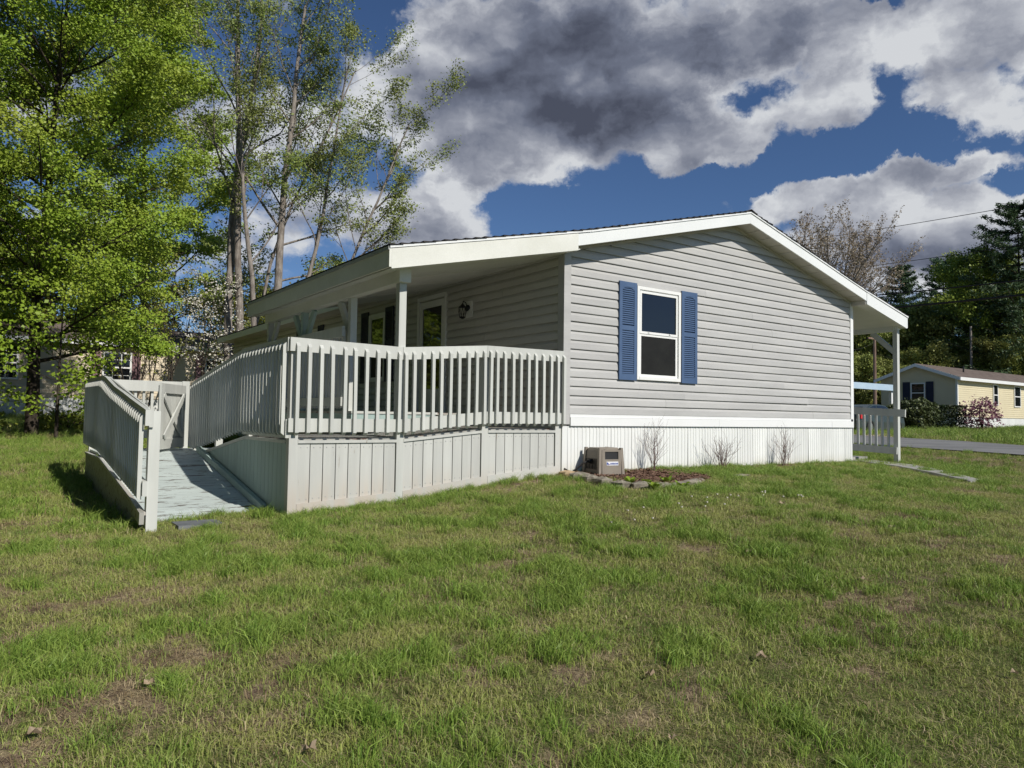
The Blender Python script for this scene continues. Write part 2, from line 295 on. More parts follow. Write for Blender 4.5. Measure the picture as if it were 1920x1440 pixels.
M['decal_blue'] = pmat('sticker blue', (.03, .07, .32), (.04, .08, .36), 6, .35, .01, .02, .5)
M['decal_red'] = pmat('sticker purple', (.12, .03, .22), (.14, .04, .25), 6, .35, .01, .02, .5)
M['mulch'] = pmat('bark mulch', (.11, .06, .04), (.22, .14, .10), 40, .95, .3, .6, .15, fine=120)
M['deadleaf'] = pmat('dry fallen leaf', (.34, .25, .16), (.48, .38, .27), 20, .8, .15, .2, .2, transl=.2)
M['flower'] = pmat('white blossom', (.70, .66, .55), (.80, .77, .68), 5, .7, .05, .1, .2, transl=.3)
m, gg = new_mat('window glass')
p = gg.n('ShaderNodeBsdfPrincipled'); p.inputs['Base Color'].default_value = (.008, .009, .012, 1); p.inputs['Roughness'].default_value = .03
p.inputs['Specular IOR Level'].default_value = .75
nz = gg.noise(gg.n('ShaderNodeNewGeometry').outputs['Position'], 1.2, 2, .5).outputs['Fac']; b = gg.n('ShaderNodeBump'); b.inputs['Strength'].default_value = .12; b.inputs['Distance'].default_value = .05
gg.put(b.inputs['Height'], nz); gg.put(p.inputs['Normal'], b.outputs[0]); gg.put(gg.n('ShaderNodeOutputMaterial').inputs[0], p.outputs[0]); M['glass'] = m
M['curtain'] = pmat('curtain', (.10, .10, .10), (.14, .14, .13), 4, .8, .02, .1, .2)
M['screen'] = pmat('dark insect screen', (.012, .012, .011), (.018, .018, .016), 4, .6, .02, .05, .2, fine=300)
def stonemat():
    m, gg = new_mat('grey garden stone'); P, rnd = pos_rand(gg)
    n = gg.noise(P, 9, 7, .65).outputs['Fac']; c = gg.mix(gg.mr(n, .3, .7), (.17, .15, .12), (.38, .34, .27)); c = gg.mix(gg.mr(rnd, .82, .86), c, (.46, .34, .21))
    return finish(m, gg, c, .85, n, .8, .02, .25)
M['stone'] = stonemat()
def leafmat(name, c1, c2, c3=None, transl=.2, patch=.5):
    m, gg = new_mat(name)
    a = gg.n('ShaderNodeAttribute'); a.attribute_name = 'tint'
    P = gg.n('ShaderNodeNewGeometry').outputs['Position']; n = gg.noise(P, patch, 3, .6).outputs['Fac']
    c = gg.mix(a.outputs['Fac'], c1, c2)
    c = gg.mix(gg.mr(n, .35, .7, 0, .8), c, c3 or [x*.75 for x in c1])
    return finish(m, gg, c, .5, None, spec=.3, transl=transl)
M['leaf_maple'] = leafmat('maple leaves', (.20, .32, .03), (.32, .43, .05), (.33, .37, .05), patch=.35)
M['leaf_maple2'] = leafmat('bright maple leaves', (.20, .32, .025), (.29, .40, .04), (.22, .29, .03), patch=.6)
M['leaf_sparse'] = leafmat('young sparse leaves', (.19, .26, .05), (.30, .36, .10), (.25, .26, .08), patch=.5)
M['leaf_wood'] = leafmat('woodland leaves', (.23, .30, .06), (.35, .40, .10), (.28, .27, .09), patch=.12)
M['leaf_yellow'] = leafmat('yellow green leaves', (.20, .24, .03), (.33, .32, .06), (.16, .22, .03))
M['leaf_olive'] = leafmat('olive spring leaves', (.20, .24, .035), (.30, .31, .06), (.23, .19, .06), patch=.6)
M['leaf_green'] = leafmat('mid green leaves', (.22, .29, .04), (.33, .39, .07), (.18, .23, .04), patch=.25)
M['needle'] = leafmat('pine needles', (.055, .10, .045), (.095, .15, .065), (.07, .11, .05), transl=.15, patch=.3)
M['needle_blue'] = leafmat('blue green pine needles', (.075, .14, .08), (.13, .20, .11), (.09, .14, .06), transl=.15, patch=.3)
M['hedge'] = leafmat('dark hedge leaves', (.012, .026, .008), (.025, .045, .012), (.05, .065, .015), transl=.15, patch=1.5)
M['rhodo'] = leafmat('rhododendron leaves', (.07, .095, .03), (.12, .14, .05), (.05, .07, .03), transl=.15, patch=1.5)
M['purple'] = leafmat('purple leaves', (.25, .10, .14), (.38, .19, .24), (.17, .07, .10), transl=.25, patch=1.5)
M['bud'] = leafmat('brown buds', (.27, .21, .14), (.42, .36, .25), (.20, .14, .09), transl=.2, patch=.5)
# ------------------------------------------------------------------ the lie of the land
def sm(t): t = np.clip(t, 0, 1); return t*t*(3-2*t)
def ground(x, y):
    x = np.asarray(x, float); y = np.asarray(y, float)
    z0 = np.interp(x, [-60, -5.1, -3.72, -2.44, -1.28, 0, 7.2, 9, 12, 20, 40, 90, 300], [-1.2, -1.2, -1.135, -1.055, -.92, -.815, -.835, -.885, -.74, -.67, -.4, -.3, -.3])
    k = np.interp(x, [-60, 0, 7, 14], [.052, .045, .035, .012])
    front = z0 + k*np.clip(y, -60, 0)
    s = sm(y/9)*(1-sm((x-8)/4)); zt = np.interp(y, [0, 5, 15, 26, 60, 400], [-1.2, -.97, -.8, -.3, -.2, -.2])
    return np.where(y <= 0, front, z0*(1-s)+zt*s)
_T = np.random.RandomState(3).rand(256, 256)
def vnoise(x, y):
    xi = np.floor(x).astype(int); yi = np.floor(y).astype(int); fx = sm(x-xi); fy = sm(y-yi)
    a = _T[xi & 255, yi & 255]; b = _T[(xi+1) & 255, yi & 255]; c = _T[xi & 255, (yi+1) & 255]; d = _T[(xi+1) & 255, (yi+1) & 255]
    return (a*(1-fx)+b*fx)*(1-fy)+(c*(1-fx)+d*fx)*fy
def fbm(x, y, s, o=4):
    r = 0; a = .5; n = 0
    for i in range(o): r = r+a*vnoise(x*s+17.3*i, y*s+9.1*i); n += a; a *= .5; s *= 2.03
    return r/n
BARE = [(-5.65, -3.75, .42, .22, .9), (-5.2, -4.3, .3, .18, .4), (-1.6, -5.05, .5, .2, .6), (.3, -4.2, .9, .3, .8), (-2.9, -5.6, .35, .2, .5), (-4.3, -5.1, .3, .2, .5), (-6.2, -4.1, .5, .2, .8), (-3.7, -4.6, .5, .35, .35),
        (-7.6, 1.2, 1.6, .5, .9), (-5.7, .1, .35, .3, .6), (4.6, -3.4, 1.2, .35, .8), (10.6, -1.6, 1.0, 2.2, .9), (-.7, -.25, .7, .22, .8), (-5.6, 15.5, 5, 1.5, .8), (6.4, -4.2, .9, .4, .6), (3.0, -3.2, .5, .25, .35), (14.5, 3.5, .6, .6, .5)]
def bare(x, y):
    n = fbm(x, y, .75, 4); n2 = fbm(x+40, y+11, 2.6, 3)
    b = np.clip((n-.54)*4.0, 0, 1)*.42 + np.clip((n2-.53)*4, 0, 1)*.5
    n3 = fbm(x+7, y+70, 5.5, 3)
    for cx, cy, rx, ry, w in BARE:
        b = b + w*np.exp(-((x-cx)/rx)**2-((y-cy)/ry)**2)*(.4+1.0*n2)
    b = b*np.clip((n3-.30)*3.2, .0, 1.15)
    return np.clip(b, 0, 1)
ROAD_N = [(8.5, -9), (10.8, -5), (12.0, -1.6), (12.5, .3), (13.3, 2), (14.5, 3.9), (17.2, 8), (21.5, 14), (29, 26), (39, 42)]
ROAD_F = [(13.5, -9), (15.6, -4), (17.0, -.8), (17.7, .8), (20.05, 3.5), (21.4, 6), (24.0, 11.), (28.5, 18), (36, 30), (46, 44)]
def road_side(P, x, y):                       # x of the road edge at this y
    return np.interp(y, [p[1] for p in P], [p[0] for p in P])
def dist_road(x, y):
    return (x-road_side(ROAD_N, x, y)), (road_side(ROAD_F, x, y)-x)
def grid(lo, hi, dlo, dhi, fine, grow):
    c = list(np.arange(dlo, dhi+1e-6, fine)); s = fine; v = dhi
    while v < hi: s *= grow; v += s; c.append(min(v, hi))
    s = fine; v = dlo; L = []
    while v > lo: s *= grow; v -= s; L.append(max(v, lo))
    return np.array(L[::-1]+c)
gx = grid(-260, 420, -9, 12, .085, 1.10); gy = grid(-40, 460, -7, 2.5, .075, 1.10)
XX, YY = np.meshgrid(gx, gy, indexing='ij')
ZZ = ground(XX, YY) + (fbm(XX, YY, 3., 3)-.5)*.035*(np.hypot(XX+4, YY+3) < 40)
nx, ny = len(gx), len(gy)
V = np.stack([XX, YY, ZZ], -1).reshape(-1, 3)
ii = np.arange(nx*ny).reshape(nx, ny)
F = np.stack([ii[:-1, :-1], ii[1:, :-1], ii[1:, 1:], ii[:-1, 1:]], -1).reshape(-1, 4)
def lawnmat():
    m, gg = new_mat('thatch and soil'); a = gg.n('ShaderNodeAttribute'); a.attribute_name = 'bare'
    P = gg.n('ShaderNodeNewGeometry').outputs['Position']
    n = gg.noise(P, 16., 7, .7).outputs['Fac']; n2 = gg.noise(P, 2.2, 4, .6).outputs['Fac']; n3 = gg.noise(P, 90., 4, .7).outputs['Fac']
    soil = gg.mix(gg.mr(n, .3, .7), (.15, .105, .075), (.34, .25, .18)); straw = gg.mix(gg.mr(n3, .3, .7), (.22, .17, .09), (.50, .41, .26))
    br = gg.mix(gg.mr(n, .42, .6), soil, straw)
    gr = gg.mix(gg.mr(n2, .3, .7), (.08, .12, .025), (.14, .16, .05)); gr = gg.mix(gg.mr(n3, .45, .7), gr, (.30, .26, .13))
    c = gg.mix(gg.mr(a.outputs['Fac'], .12, .45), gr, br)
    return finish(m, gg, c, .95, gg.m('ADD', n3, n), .9, .02, .1)
M['lawn'] = lawnmat()
lawn = part('ground', (V, F), M['lawn'], smooth=True, origin=(0, 0, 0)); tag(lawn, kind='structure', label='sloping lawn and ground reaching back to the woods')
at_ = lawn.data.attributes.new('bare', 'FLOAT', 'POINT')
dn, df = dist_road(V[:, 0], V[:, 1])
bb = bare(V[:, 0], V[:, 1]); bb = np.maximum(bb, np.exp(-(np.clip(-dn, 0, 9)/.5)**2)*(dn < 0)*(V[:, 0] > 5)); bb = np.maximum(bb, np.exp(-(np.clip(-df, 0, 9)/.8)**2)*(df < 0)*(V[:, 0] > 9))
at_.data.foreach_set('value', bb.astype(np.float32))
def sheet(name, poly, dz, mat, n=None, label=None):
    """flat strip laid a few millimetres over the ground, from two matching edge lines"""
    A, B = poly; V = []; F = []; k = 5
    A2 = []; B2 = []
    for i in range(len(A)-1):
        for t in np.linspace(0, 1, 7)[:-1]:
            A2.append(np.array(A[i])*(1-t)+np.array(A[i+1])*t); B2.append(np.array(B[i])*(1-t)+np.array(B[i+1])*t)
    A2.append(np.array(A[-1])); B2.append(np.array(B[-1]))
    for a, b in zip(A2, B2):
        for j in range(k+1):
            p = a*(1-j/k)+b*j/k; V.append((p[0], p[1], float(ground(p[0], p[1]))+dz))
    for i in range(len(A2)-1):
        for j in range(k): F.append((i*(k+1)+j, i*(k+1)+j+1, (i+1)*(k+1)+j+1, (i+1)*(k+1)+j))
    nn = len(V)
    o = part(name, (V, F), mat); tag(o, label, kind='structure'); return o
sheet('road', (ROAD_N, ROAD_F), .045, M['asphalt'], label='grey asphalt road passing behind the house')
sheet('driveway', ([(21.3, 5.9), (27, 7.4), (33.5, 8.7)], [(24.3, 11.6), (29, 14.2), (36, 16)]), .05, M['drive'], label='sandy driveway of the yellow house')
# concrete walk: separate slabs
walkA = [(8.55, 5.5), (8.45, 1.6), (8.5, .2), (7.95, -.75), (7.0, -1.75), (5.9, -2.75)]; walkB = [(7.3, 5.5), (7.32, 1.6), (7.45, .0), (7.05, -.9), (6.35, -1.85), (5.45, -2.8)]
walk = root('walk', (8, 0, -.9), 'pale concrete walk leading from the right porch across the grass', 'path'); walk['kind'] = 'structure'; del walk['category']
for i in range(len(walkA)-1):
    a0, a1, b0, b1 = map(np.array, (walkA[i], walkA[i+1], walkB[i], walkB[i+1])); g_ = .008
    q = [a0*(1-g_)+a1*g_, a1, b1, b0*(1-g_)+b1*g_]
    V = [(p[0], p[1], float(ground(p[0], p[1]))-.08) for p in q]+[(p[0], p[1], float(ground(p[0], p[1]))+.04) for p in q]
    part('concrete_slab', (V, BF), M['concrete'], walk)

# ------------------------------------------------------------------ the mobile home
H = root('mobile_home', (0, 0, -.8), 'long grey mobile home with blue shutters, porch roof and white skirting', 'house')
W = 7.2; LEN = 16.4; RX = 3.62; RC = .127
def rtop(x, left=True):                              # underside of the shingles over the gable end
    if x <= RX: return np.interp(x, [-2.78, 0, RX], [1.815, 2.43, 3.335])
    return np.interp(x, [RX, 7.22, 8.72], [3.335, 2.43, 2.095])
def wallz(x): return rtop(x)-.20 if 0 <= x <= W else rtop(x)
def siding(name, face, u0, u1, z0, top=RC, mat='siding', parent=None, cut=None, sag=0.):
    """one clapboard panel. face: function (u, out, z) -> world. cut: u-limits at a height"""
    prof = [(.000, top-.001), (.001, top-.002), (.0190, top*.69), (.0220, top*.64), (.0265, .012), (.0265, .003), (.0230, .0), (.001, .0)]
    V = []; n = len(prof)
    for e in (0, 1):
        for o_, z in prof:
            zz = z0+z; a, b = (u0, u1) if cut is None else cut(u0, u1, zz)
            V.append(face(a if e == 0 else b, o_+(sag if e == 1 and z < .03 else 0), zz))
    F = [(i, i+1, n+i+1, n+i) for i in range(n-1)]+[tuple(range(n))[::-1], tuple(range(n, 2*n))]
    dz = rnd.uniform(-.0016, .0016); du = .0025*(rnd.random() < .5)
    V = [face(0, 0, 0) if False else v for v in V]
    V = [(v[0]-(du if face is pface_ else 0), v[1]-(du if face is gface_ else 0), v[2]+dz) for v in V]
    return part(name, (V, F), M[mat], parent)
pface_ = gface_ = None
def splits(a, b, step, rnd, holes=()):
    """lap joints of a course, then holes cut away"""
    c = [a]; x = a+rnd.uniform(.35, 1.)*step
    while x < b-.4: c.append(x); x += step
    c.append(b); out = []
    for p, q in zip(c[:-1], c[1:]):
        segs = [(p, q)]
        for h0, h1 in holes:
            ns = []
            for s0, s1 in segs:
                if h1 <= s0 or h0 >= s1: ns.append((s0, s1)); continue
                if s0 < h0: ns.append((s0, h0))
                if h1 < s1: ns.append((h1, s1))
            segs = ns
        out += [s for s in segs if s[1]-s[0] > .03]
    return out
rnd = random.Random(5)
# gable end wall
gw = part('gable_wall', prism([(0.0, -.16), (W, -.16), (W, wallz(W)), (RX, wallz(RX)), (0.0, wallz(0))], 1, .002, .12), M['siding'], H)
gface = gface_ = lambda u, o_, z: (u, -o_, z)
def gcut(u0, u1, z):
    if z < 2.2: return u0, u1
    lo = np.interp(z, [wallz(0.01), wallz(RX)], [0.09, RX]) if z > wallz(.09) else .09
    hi = np.interp(z, [wallz(W-.01), wallz(RX)], [W-.07, RX]) if z > wallz(W-.07) else W-.07
    return max(u0, lo), max(min(u1, hi), max(u0, lo))
WX0, WX1, WZ0, WZ1 = 1.35, 2.29, .52, 1.90
for k in range(0, 25):
    z = k*RC
    holes = [(WX0-.01, WX1+.01)] if WZ0-.10 < z+.02 < WZ1-.02 else []
    lo, hi = gcut(.09, W-.07, z+.01)
    if hi-lo < .05: continue
    for a, b in splits(lo, hi, 2.9 if k % 2 else 3.3, rnd, holes):
        siding('siding_panel', gface, a, b-.004, z, parent=gw, cut=(lambda u0, u1, zz, a=a, b=b, lo=lo, hi=hi: (max(a, gcut(.09, W-.07, zz)[0]) if a <= lo+.01 else min(max(a, gcut(.09, W-.07, zz)[0]), gcut(.09, W-.07, zz)[1]), min(b, gcut(.09, W-.07, zz)[1]) if zz > 2.1 else b)), sag=.012 if (k in (2, 3) and a > 2 and a < 5) else 0)
part('corner_trim', join(box(-.036, .085, -.034, -.002, -.14, wallz(0)+.02), box(-.036, -.004, -.002, .10, -.14, wallz(0)-.02)), M['siding'], H)
part('corner_trim', box(W-.065, W+.03, -.036, .0, -.10, wallz(W)+.0), M['trim'], H)
part('base_trim', join(box(.09, W+.002, -.036, -.001, -.045, -.002), box(.09, 3.2, -.050, -.001, -.16, -.047), box(3.204, 6.45, -.049, -.001, -.16, -.047), box(6.454, W+.004, -.050, -.001, -.16, -.047)), M['trim'], H)
# skirting panels with pressed ribs
sk = part('skirting', box(.06, W, .03, .06, -.98, -.16), M['skirt'], H)
x = .06; i = 0
while x < W-.02:
    w_ = min(.405, W-x)
    xs = []; rib = [0, .06, .068, .12, .128, .18, .188, .262, .270, .33, .338, .40]
    prof = [(x+a, (-.012 if j % 2 else -.020)) for j, a in enumerate(rib) if a <= w_]
    prof.append((x+w_-.002, prof[-1][1]))
    lean = rnd.uniform(-.012, .012)
    V = []; n = len(prof)
    for z in (-.98, -.165):
        for px_, py_ in prof: V.append((px_+(lean if z < -.5 else 0), py_+.0, z))
        for px_, py_ in prof: V.append((px_+(lean if z < -.5 else 0), .02, z))
    F = [(j, j+1, 2*n+j+1, 2*n+j) for j in range(n-1)]+[(0, 2*n, 3*n, n), (n-1, 2*n-1, 4*n-1, 3*n-1)]
    part('skirting_panel', (V, F), M['skirt'], sk); x += .405; i += 1
for a in ((-.04, -.02),): part('skirting_corner', box(-.035, .055, -.022, .02, -.98, -.165), M['skirt'], H)
# other walls
pface = pface_ = lambda u, o_, z: (-o_, u, z)
pw_ = part('porch_wall', box(.002, .12, .12, LEN, -.16, 2.26), M['siding_porch'], H)
DY0, DY1 = 3.10, 4.12
WP = [(5.45, 6.20, .62, 1.98), (9.06, 10.14, .75, 1.98)]
for k in range(18):
    z = k*RC; holes = []
    if z < 2.0: holes.append((DY0, DY1))
    for a, b, c, d in WP:
        if c-.1 < z+.02 < d-.02: holes.append((a-.01, b+.01))
    for a, b in splits(.10, LEN, 3.4 if k % 2 else 3.0, rnd, holes): siding('siding_panel', pface, a, b-.003, z, parent=pw_, mat='siding_porch', top=min(RC, 2.25-z))
def stepped(face, u0, u1, z0, z1, step, proud=.012):
    V = []; F = []; z = z0; n = 0
    while z < z1-.001:
        t = min(z+step, z1)
        for u in (u0, u1): V += [face(u, 0, z), face(u, proud, z), face(u, .002, t), face(u, 0, t)]
        F += [(n, n+1, n+5, n+4), (n+1, n+2, n+6, n+5)]; n += 8; z = t
    return V, F
o = part('side_wall', join(box(W-.12, W-.002, .12, LEN, -.16, 2.24), stepped(lambda u, o_, z: (W+o_, u, z), .03, LEN, 0, 2.2, RC)), M['siding'], H)
o = part('rear_wall', join(prism([(0.0, -.16), (W, -.16), (W, wallz(W)), (RX, wallz(RX)), (0.0, wallz(0))], 1, LEN, LEN+.1)), M['siding'], H)
part('foundation_skirt', join(box(.0, .04, .05, LEN, -1.1, -.16), box(W-.04, W, .06, LEN, -1.1, -.16), box(0.04, W-.04, LEN-.04, LEN, -1.1, -.16)), M['skirt'], H)
# window builder on either wall
def window(face, u0, u1, z0, z1, parent, glassmat='glass', sill=True):
    f = []
    def b(a, c, d, e, o0, o1):
        P = [face(a, o0, d), face(c, o0, d), face(c, o1, d), face(a, o1, d), face(a, o0, e), face(c, o0, e), face(c, o1, e), face(a, o1, e)]
        return P, BF
    t = .048
    fr = part('window', join(b(u0, u0+t, z0, z1, -.02, .046), b(u1-t, u1, z0, z1, -.02, .046), b(u0+t, u1-t, z1-t, z1, -.02, .046), b(u0+t, u1-t, z0, z0+t, -.02, .052),
                             b(u0+t, u0+t+.014, z0+t, z1-t, -.02, .022), b(u1-t-.014, u1-t, z0+t, z1-t, -.02, .022), b(u0+t+.014, u1-t-.014, z1-t-.014, z1-t, -.02, .022)), M['frame'], parent)
    zm = z0+(z1-z0)*.495; a = u0+t+.016; c = u1-t-.016
    for k_, (za, zb, oo) in enumerate(((z0+t+.002, zm, .020), (zm, z1-t-.016, .030))):
        s = .034
        part('sash', join(b(a, a+s, za, zb, oo-.02, oo+.006), b(c-s, c, za, zb, oo-.02, oo+.006), b(a+s, c-s, za, za+s, oo-.02, oo+.006), b(a+s, c-s, zb-s, zb, oo-.02, oo+.006)), M['frame'], fr)
        part('pane', b(a+s, c-s, za+s, zb-s, oo-.014, oo-.008), M['glass'], fr)
        if k_ == 0: part('insect_screen', b(a+s, c-s, za+s, zb-s, oo-.005, oo-.003), M['screen'], fr)
    for uu in (a+(c-a)*.2, a+(c-a)*.76): part('latch', b(uu, uu+.035, zm+.018, zm+.032, .034, .046), M['frame'], fr)
    return fr
def shutter(face, u0, u1, z0, z1, parent, mat, louvres=True, label=None):
    def b(a, c, d, e, o0, o1):
        P = [face(a, o0, d), face(c, o0, d), face(c, o1, d), face(a, o1, d), face(a, o0, e), face(c, o0, e), face(c, o1, e), face(a, o1, e)]
        return P, BF
    s = .055; zm = z0+(z1-z0)*.53; o0, o1 = .024, .052
    sh_ = part('shutter', join(b(u0, u0+s, z0, z1, o0, o1), b(u1-s, u1, z0, z1, o0, o1), b(u0+s, u1-s, z0, z0+.09, o0, o1-.001), b(u0+s, u1-s, zm-.035, zm+.035, o0, o1-.001), b(u0+s, u1-s, z1-.075, z1, o0, o1-.001), b(u0+s, u1-s, z0+.09, z1-.075, o0, o0+.006)), mat, parent)
    if label: sh_['label'] = label
    L = []; z = z0+.095
    while z < z1-.085:
        if not (zm-.05 < z < zm+.035):
            P = [face(a, oo, zz) for a in (u0+s, u1-s) for oo, zz in ((o0+.008, z+.022), (o1-.004, z), (o1-.002, z+.007), (o0+.008, z+.030))]
            L.append((P, [(0, 1, 5, 4), (1, 2, 6, 5), (2, 3, 7, 6)]))
        z += .031
    # arched head of the upper louvre field
    n = 8; ar = []
    for i_ in range(n+1):
        t_ = i_/n; ar.append((u0+s+(u1-u0-2*s)*t_, z1-.112+.037*math.sin(PI*t_)))
    top = z1-.074
    P = [face(a, o1-.001, z_) for a, z_ in ar]+[face(ar[-1][0], o1-.001, top+.001), face(ar[0][0], o1-.001, top+.001)]
    L.append((P, [tuple(range(len(P)))]))
    if louvres: o = part('louvres', join(*L), mat, sh_); o['kind'] = 'stuff'
    return sh_
window(gface, WX0, WX1, WZ0, WZ1, H)
shutter(gface, .985, 1.335, .505, 1.93, H, M['blue'])
shutter(gface, 2.305, 2.665, .505, 1.93, H, M['blue'])
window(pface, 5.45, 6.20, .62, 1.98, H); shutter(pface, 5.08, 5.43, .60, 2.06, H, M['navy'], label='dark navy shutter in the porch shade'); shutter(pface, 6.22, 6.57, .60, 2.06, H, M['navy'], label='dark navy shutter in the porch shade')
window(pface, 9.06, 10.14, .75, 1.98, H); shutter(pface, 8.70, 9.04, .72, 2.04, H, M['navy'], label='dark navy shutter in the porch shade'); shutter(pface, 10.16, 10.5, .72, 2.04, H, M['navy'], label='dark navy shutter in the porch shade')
# door with storm glass
def fb(face, a, c, d, e, o0, o1):
    return [face(a, o0, d), face(c, o0, d), face(c, o1, d), face(a, o1, d), face(a, o0, e), face(c, o0, e), face(c, o1, e), face(a, o1, e)], BF
dr = part('door', join(fb(pface, DY0+.08, DY1-.08, .02, 1.98, -.01, .008)), M['frame'], H)
part('door_frame', join(fb(pface, DY0, DY0+.065, 0, 2.07, -.01, .045), fb(pface, DY1-.065, DY1, 0, 2.07, -.01, .045), fb(pface, DY0+.065, DY1-.065, 2.0, 2.07, -.01, .045)), M['frame'], dr)
part('door_rail', join(fb(pface, DY0+.08, DY0+.17, .03, 1.97, .009, .03), fb(pface, DY1-.17, DY1-.08, .03, 1.97, .009, .03), fb(pface, DY0+.17, DY1-.17, 1.86, 1.97, .009, .03), fb(pface, DY0+.17, DY1-.17, .03, .42, .009, .03)), M['frame'], dr)
part('door_glass', fb(pface, DY0+.17, DY1-.17, .42, 1.86, .010, .014), M['glass'], dr)
part('door_handle', join(fb(pface, DY0+.10, DY0+.14, 1.0, 1.14, .03, .05)), M['black'], dr)
# wall lantern
ln = part('wall_lamp', join(box(-.035, -.014, 2.28, 2.50, 1.55, 1.82)), M['frame'], H)
lx, ly, lz = -.145, 2.40, 1.66
cage = [tube([(-.035, ly, 1.70), (-.07, ly, 1.72)], [.06, .045], 10), tube([(-.06, ly, 1.72), (-.085, ly, 1.79), (-.13, ly, 1.81), (lx, ly, 1.765)], .009, 6),
        tube([(-.06, ly, 1.69), (-.10, ly, 1.73), (-.14, ly, 1.745)], .007, 6),
        tube([(lx, ly, 1.775), (lx, ly, 1.745), (lx, ly, 1.715), (lx, ly, 1.705)], [.008, .03, .062, .066], 8), tube([(lx, ly, 1.555), (lx, ly, 1.545), (lx, ly, 1.52)], [.05, .054, .012], 8)]
for j in range(8):
    a = 2*PI*j/8+.2; b_ = a+.5; cage.append(tube([(lx+.058*math.cos(a), ly+.058*math.sin(a), 1.71), (lx+.062*math.cos((a+b_)/2), ly+.062*math.sin((a+b_)/2), 1.63), (lx+.048*math.cos(b_), ly+.048*math.sin(b_), 1.552)], .005, 4))
part('lantern_cage', join(*cage), M['black'], ln)
part('outlet_cover', join(box(-.03, -.013, 1.47, 1.60, .33, .49), box(-.045, -.03, 1.50, 1.57, .37, .46)), M['galv'], H)
# ------------------------------------------------------------------ roof
Y0, YP, YE = -.345, 5.02, 16.75
rf = part('roof', join(
    prism([(-.42, rtop(-.42)-.0), (RX, 3.335), (RX, 3.30), (-.42, rtop(-.42)-.035)], 1, Y0+.03, YE),
    prism([(-2.74, rtop(-2.74)), (-.421, rtop(-.421)), (-.421, rtop(-.421)-.035), (-2.74, rtop(-2.74)-.035)], 1, Y0+.03, YP),
    prism([(RX+.001, 3.335), (8.68, rtop(8.68)), (8.68, rtop(8.68)-.035), (RX+.001, 3.30)], 1, Y0+.03, YE)), M['darkin'], H)
def courses(xa, xb, y0, y1, seed):
    """overlapping shingle courses, eaves to ridge, each with a wavy butt edge"""
    rr = random.Random(seed); L = []; n = max(1, int(abs(xb-xa)/.138)); s = 1 if xb > xa else -1
    for i in range(n):
        x0 = xa+(xb-xa)*i/n; x1 = xa+(xb-xa)*(i+1)/n
        z0 = float(rtop(x0)); z1 = float(rtop(x1)); t = .011+rr.uniform(0, .004)
        ya = y0-rr.uniform(0, .012)
        V = [(x0-s*.01, ya, z0+.003), (x0-s*.01, y1, z0+.003), (x0-s*.01, y1, z0+t+.008), (x0-s*.01, ya, z0+t+.008), (x1+s*.02, ya, z1+.004), (x1+s*.02, y1, z1+.004)]
        F = [(0, 1, 2, 3), (3, 2, 5, 4), (0, 3, 4), (1, 5, 2)]
        L.append((V, F))
    return join(*L)
for a, b, c, d, s in ((-2.79, -.43, Y0-.012, YP+.01, 1), (-.43, RX, Y0-.012, YE, 2), (8.735, RX, Y0-.012, YE, 3)):
    o = part('shingle_courses', courses(a, b, c, d, s), M['shingle'], rf); o['kind'] = 'stuff'
part('ridge_cap', prism([(RX-.12, 3.323), (RX, 3.362), (RX+.12, 3.323), (RX+.12, 3.33), (RX, 3.372), (RX-.12, 3.33)], 1, Y0-.014, YE), M['shingle'], rf)
# rake fascia with drip edge
def rake(xs, top, bot, y, th=.022):
    n = len(xs); P = [(x, rtop(x)-top) for x in xs]+[(x, rtop(x)-bot) for x in xs[::-1]]
    return prism(P, 1, y, y+th)
def rake_at(name, xs, top, bot, y, mat, th=.022):
    return part(name, rake(xs, top, bot, y, th), M[mat], rf)
rake_at('rake_board', [-2.765, -1.4, -.06], .030, .255, Y0, 'fascia_old', .03)
rake_at('rake_board', [-.055, 1.7, RX], .030, .192, Y0+.006, 'fascia')
rake_at('rake_board', [RX+.002, 5.4, 7.17], .030, .192, Y0+.006, 'fascia')
rake_at('rake_board', [7.175, 7.9, 8.70], .030, .250, Y0+.001, 'fascia', .03)
rake_at('drip_edge', [-2.79, -1.4, .16], .002, .027, Y0-.010, 'trim', .012)
rake_at('drip_edge', [.166, 1.9, RX], .002, .029, Y0-.008, 'trim', .012)
rake_at('drip_edge', [RX+.002, 5.4, 7.3], .002, .027, Y0-.008, 'trim', .012)
rake_at('drip_edge', [7.3, 7.9, 8.735], .002, .027, Y0-.014, 'trim', .012)
# soffit under the gable overhang, one panel after another
def soff(x0, x1, drop, y0, y1):
    return [(x0, y0, rtop(x0)-drop), (x1, y0, rtop(x1)-drop), (x1, y1, rtop(x1)-drop), (x0, y1, rtop(x0)-drop), (x0, y0, rtop(x0)-drop+.012), (x1, y0, rtop(x1)-drop+.012), (x1, y1, rtop(x1)-drop+.012), (x0, y1, rtop(x0)-drop+.012)], BF
x = .0
while x < W:
    x1 = min(x+.30, W)
    if x < RX < x1: x1 = RX
    part('soffit_panel', join(soff(x+.002, x1-.012, .176, Y0+.03, -.004), soff(x1-.012, x1-.001, .170, Y0+.03, -.004)), M['soffit'], rf)
    x = x1
part('soffit_return', box(7.16, 7.23, Y0+.03, .0, rtop(7.2)-.25, rtop(7.2)-.17), M['soffit'], rf)
rake_at('frieze', [.0, 1.7, RX], .177, .215, -.035, 'soffit', .03)
rake_at('frieze', [RX+.002, 5.4, W], .177, .215, -.035, 'soffit', .03)
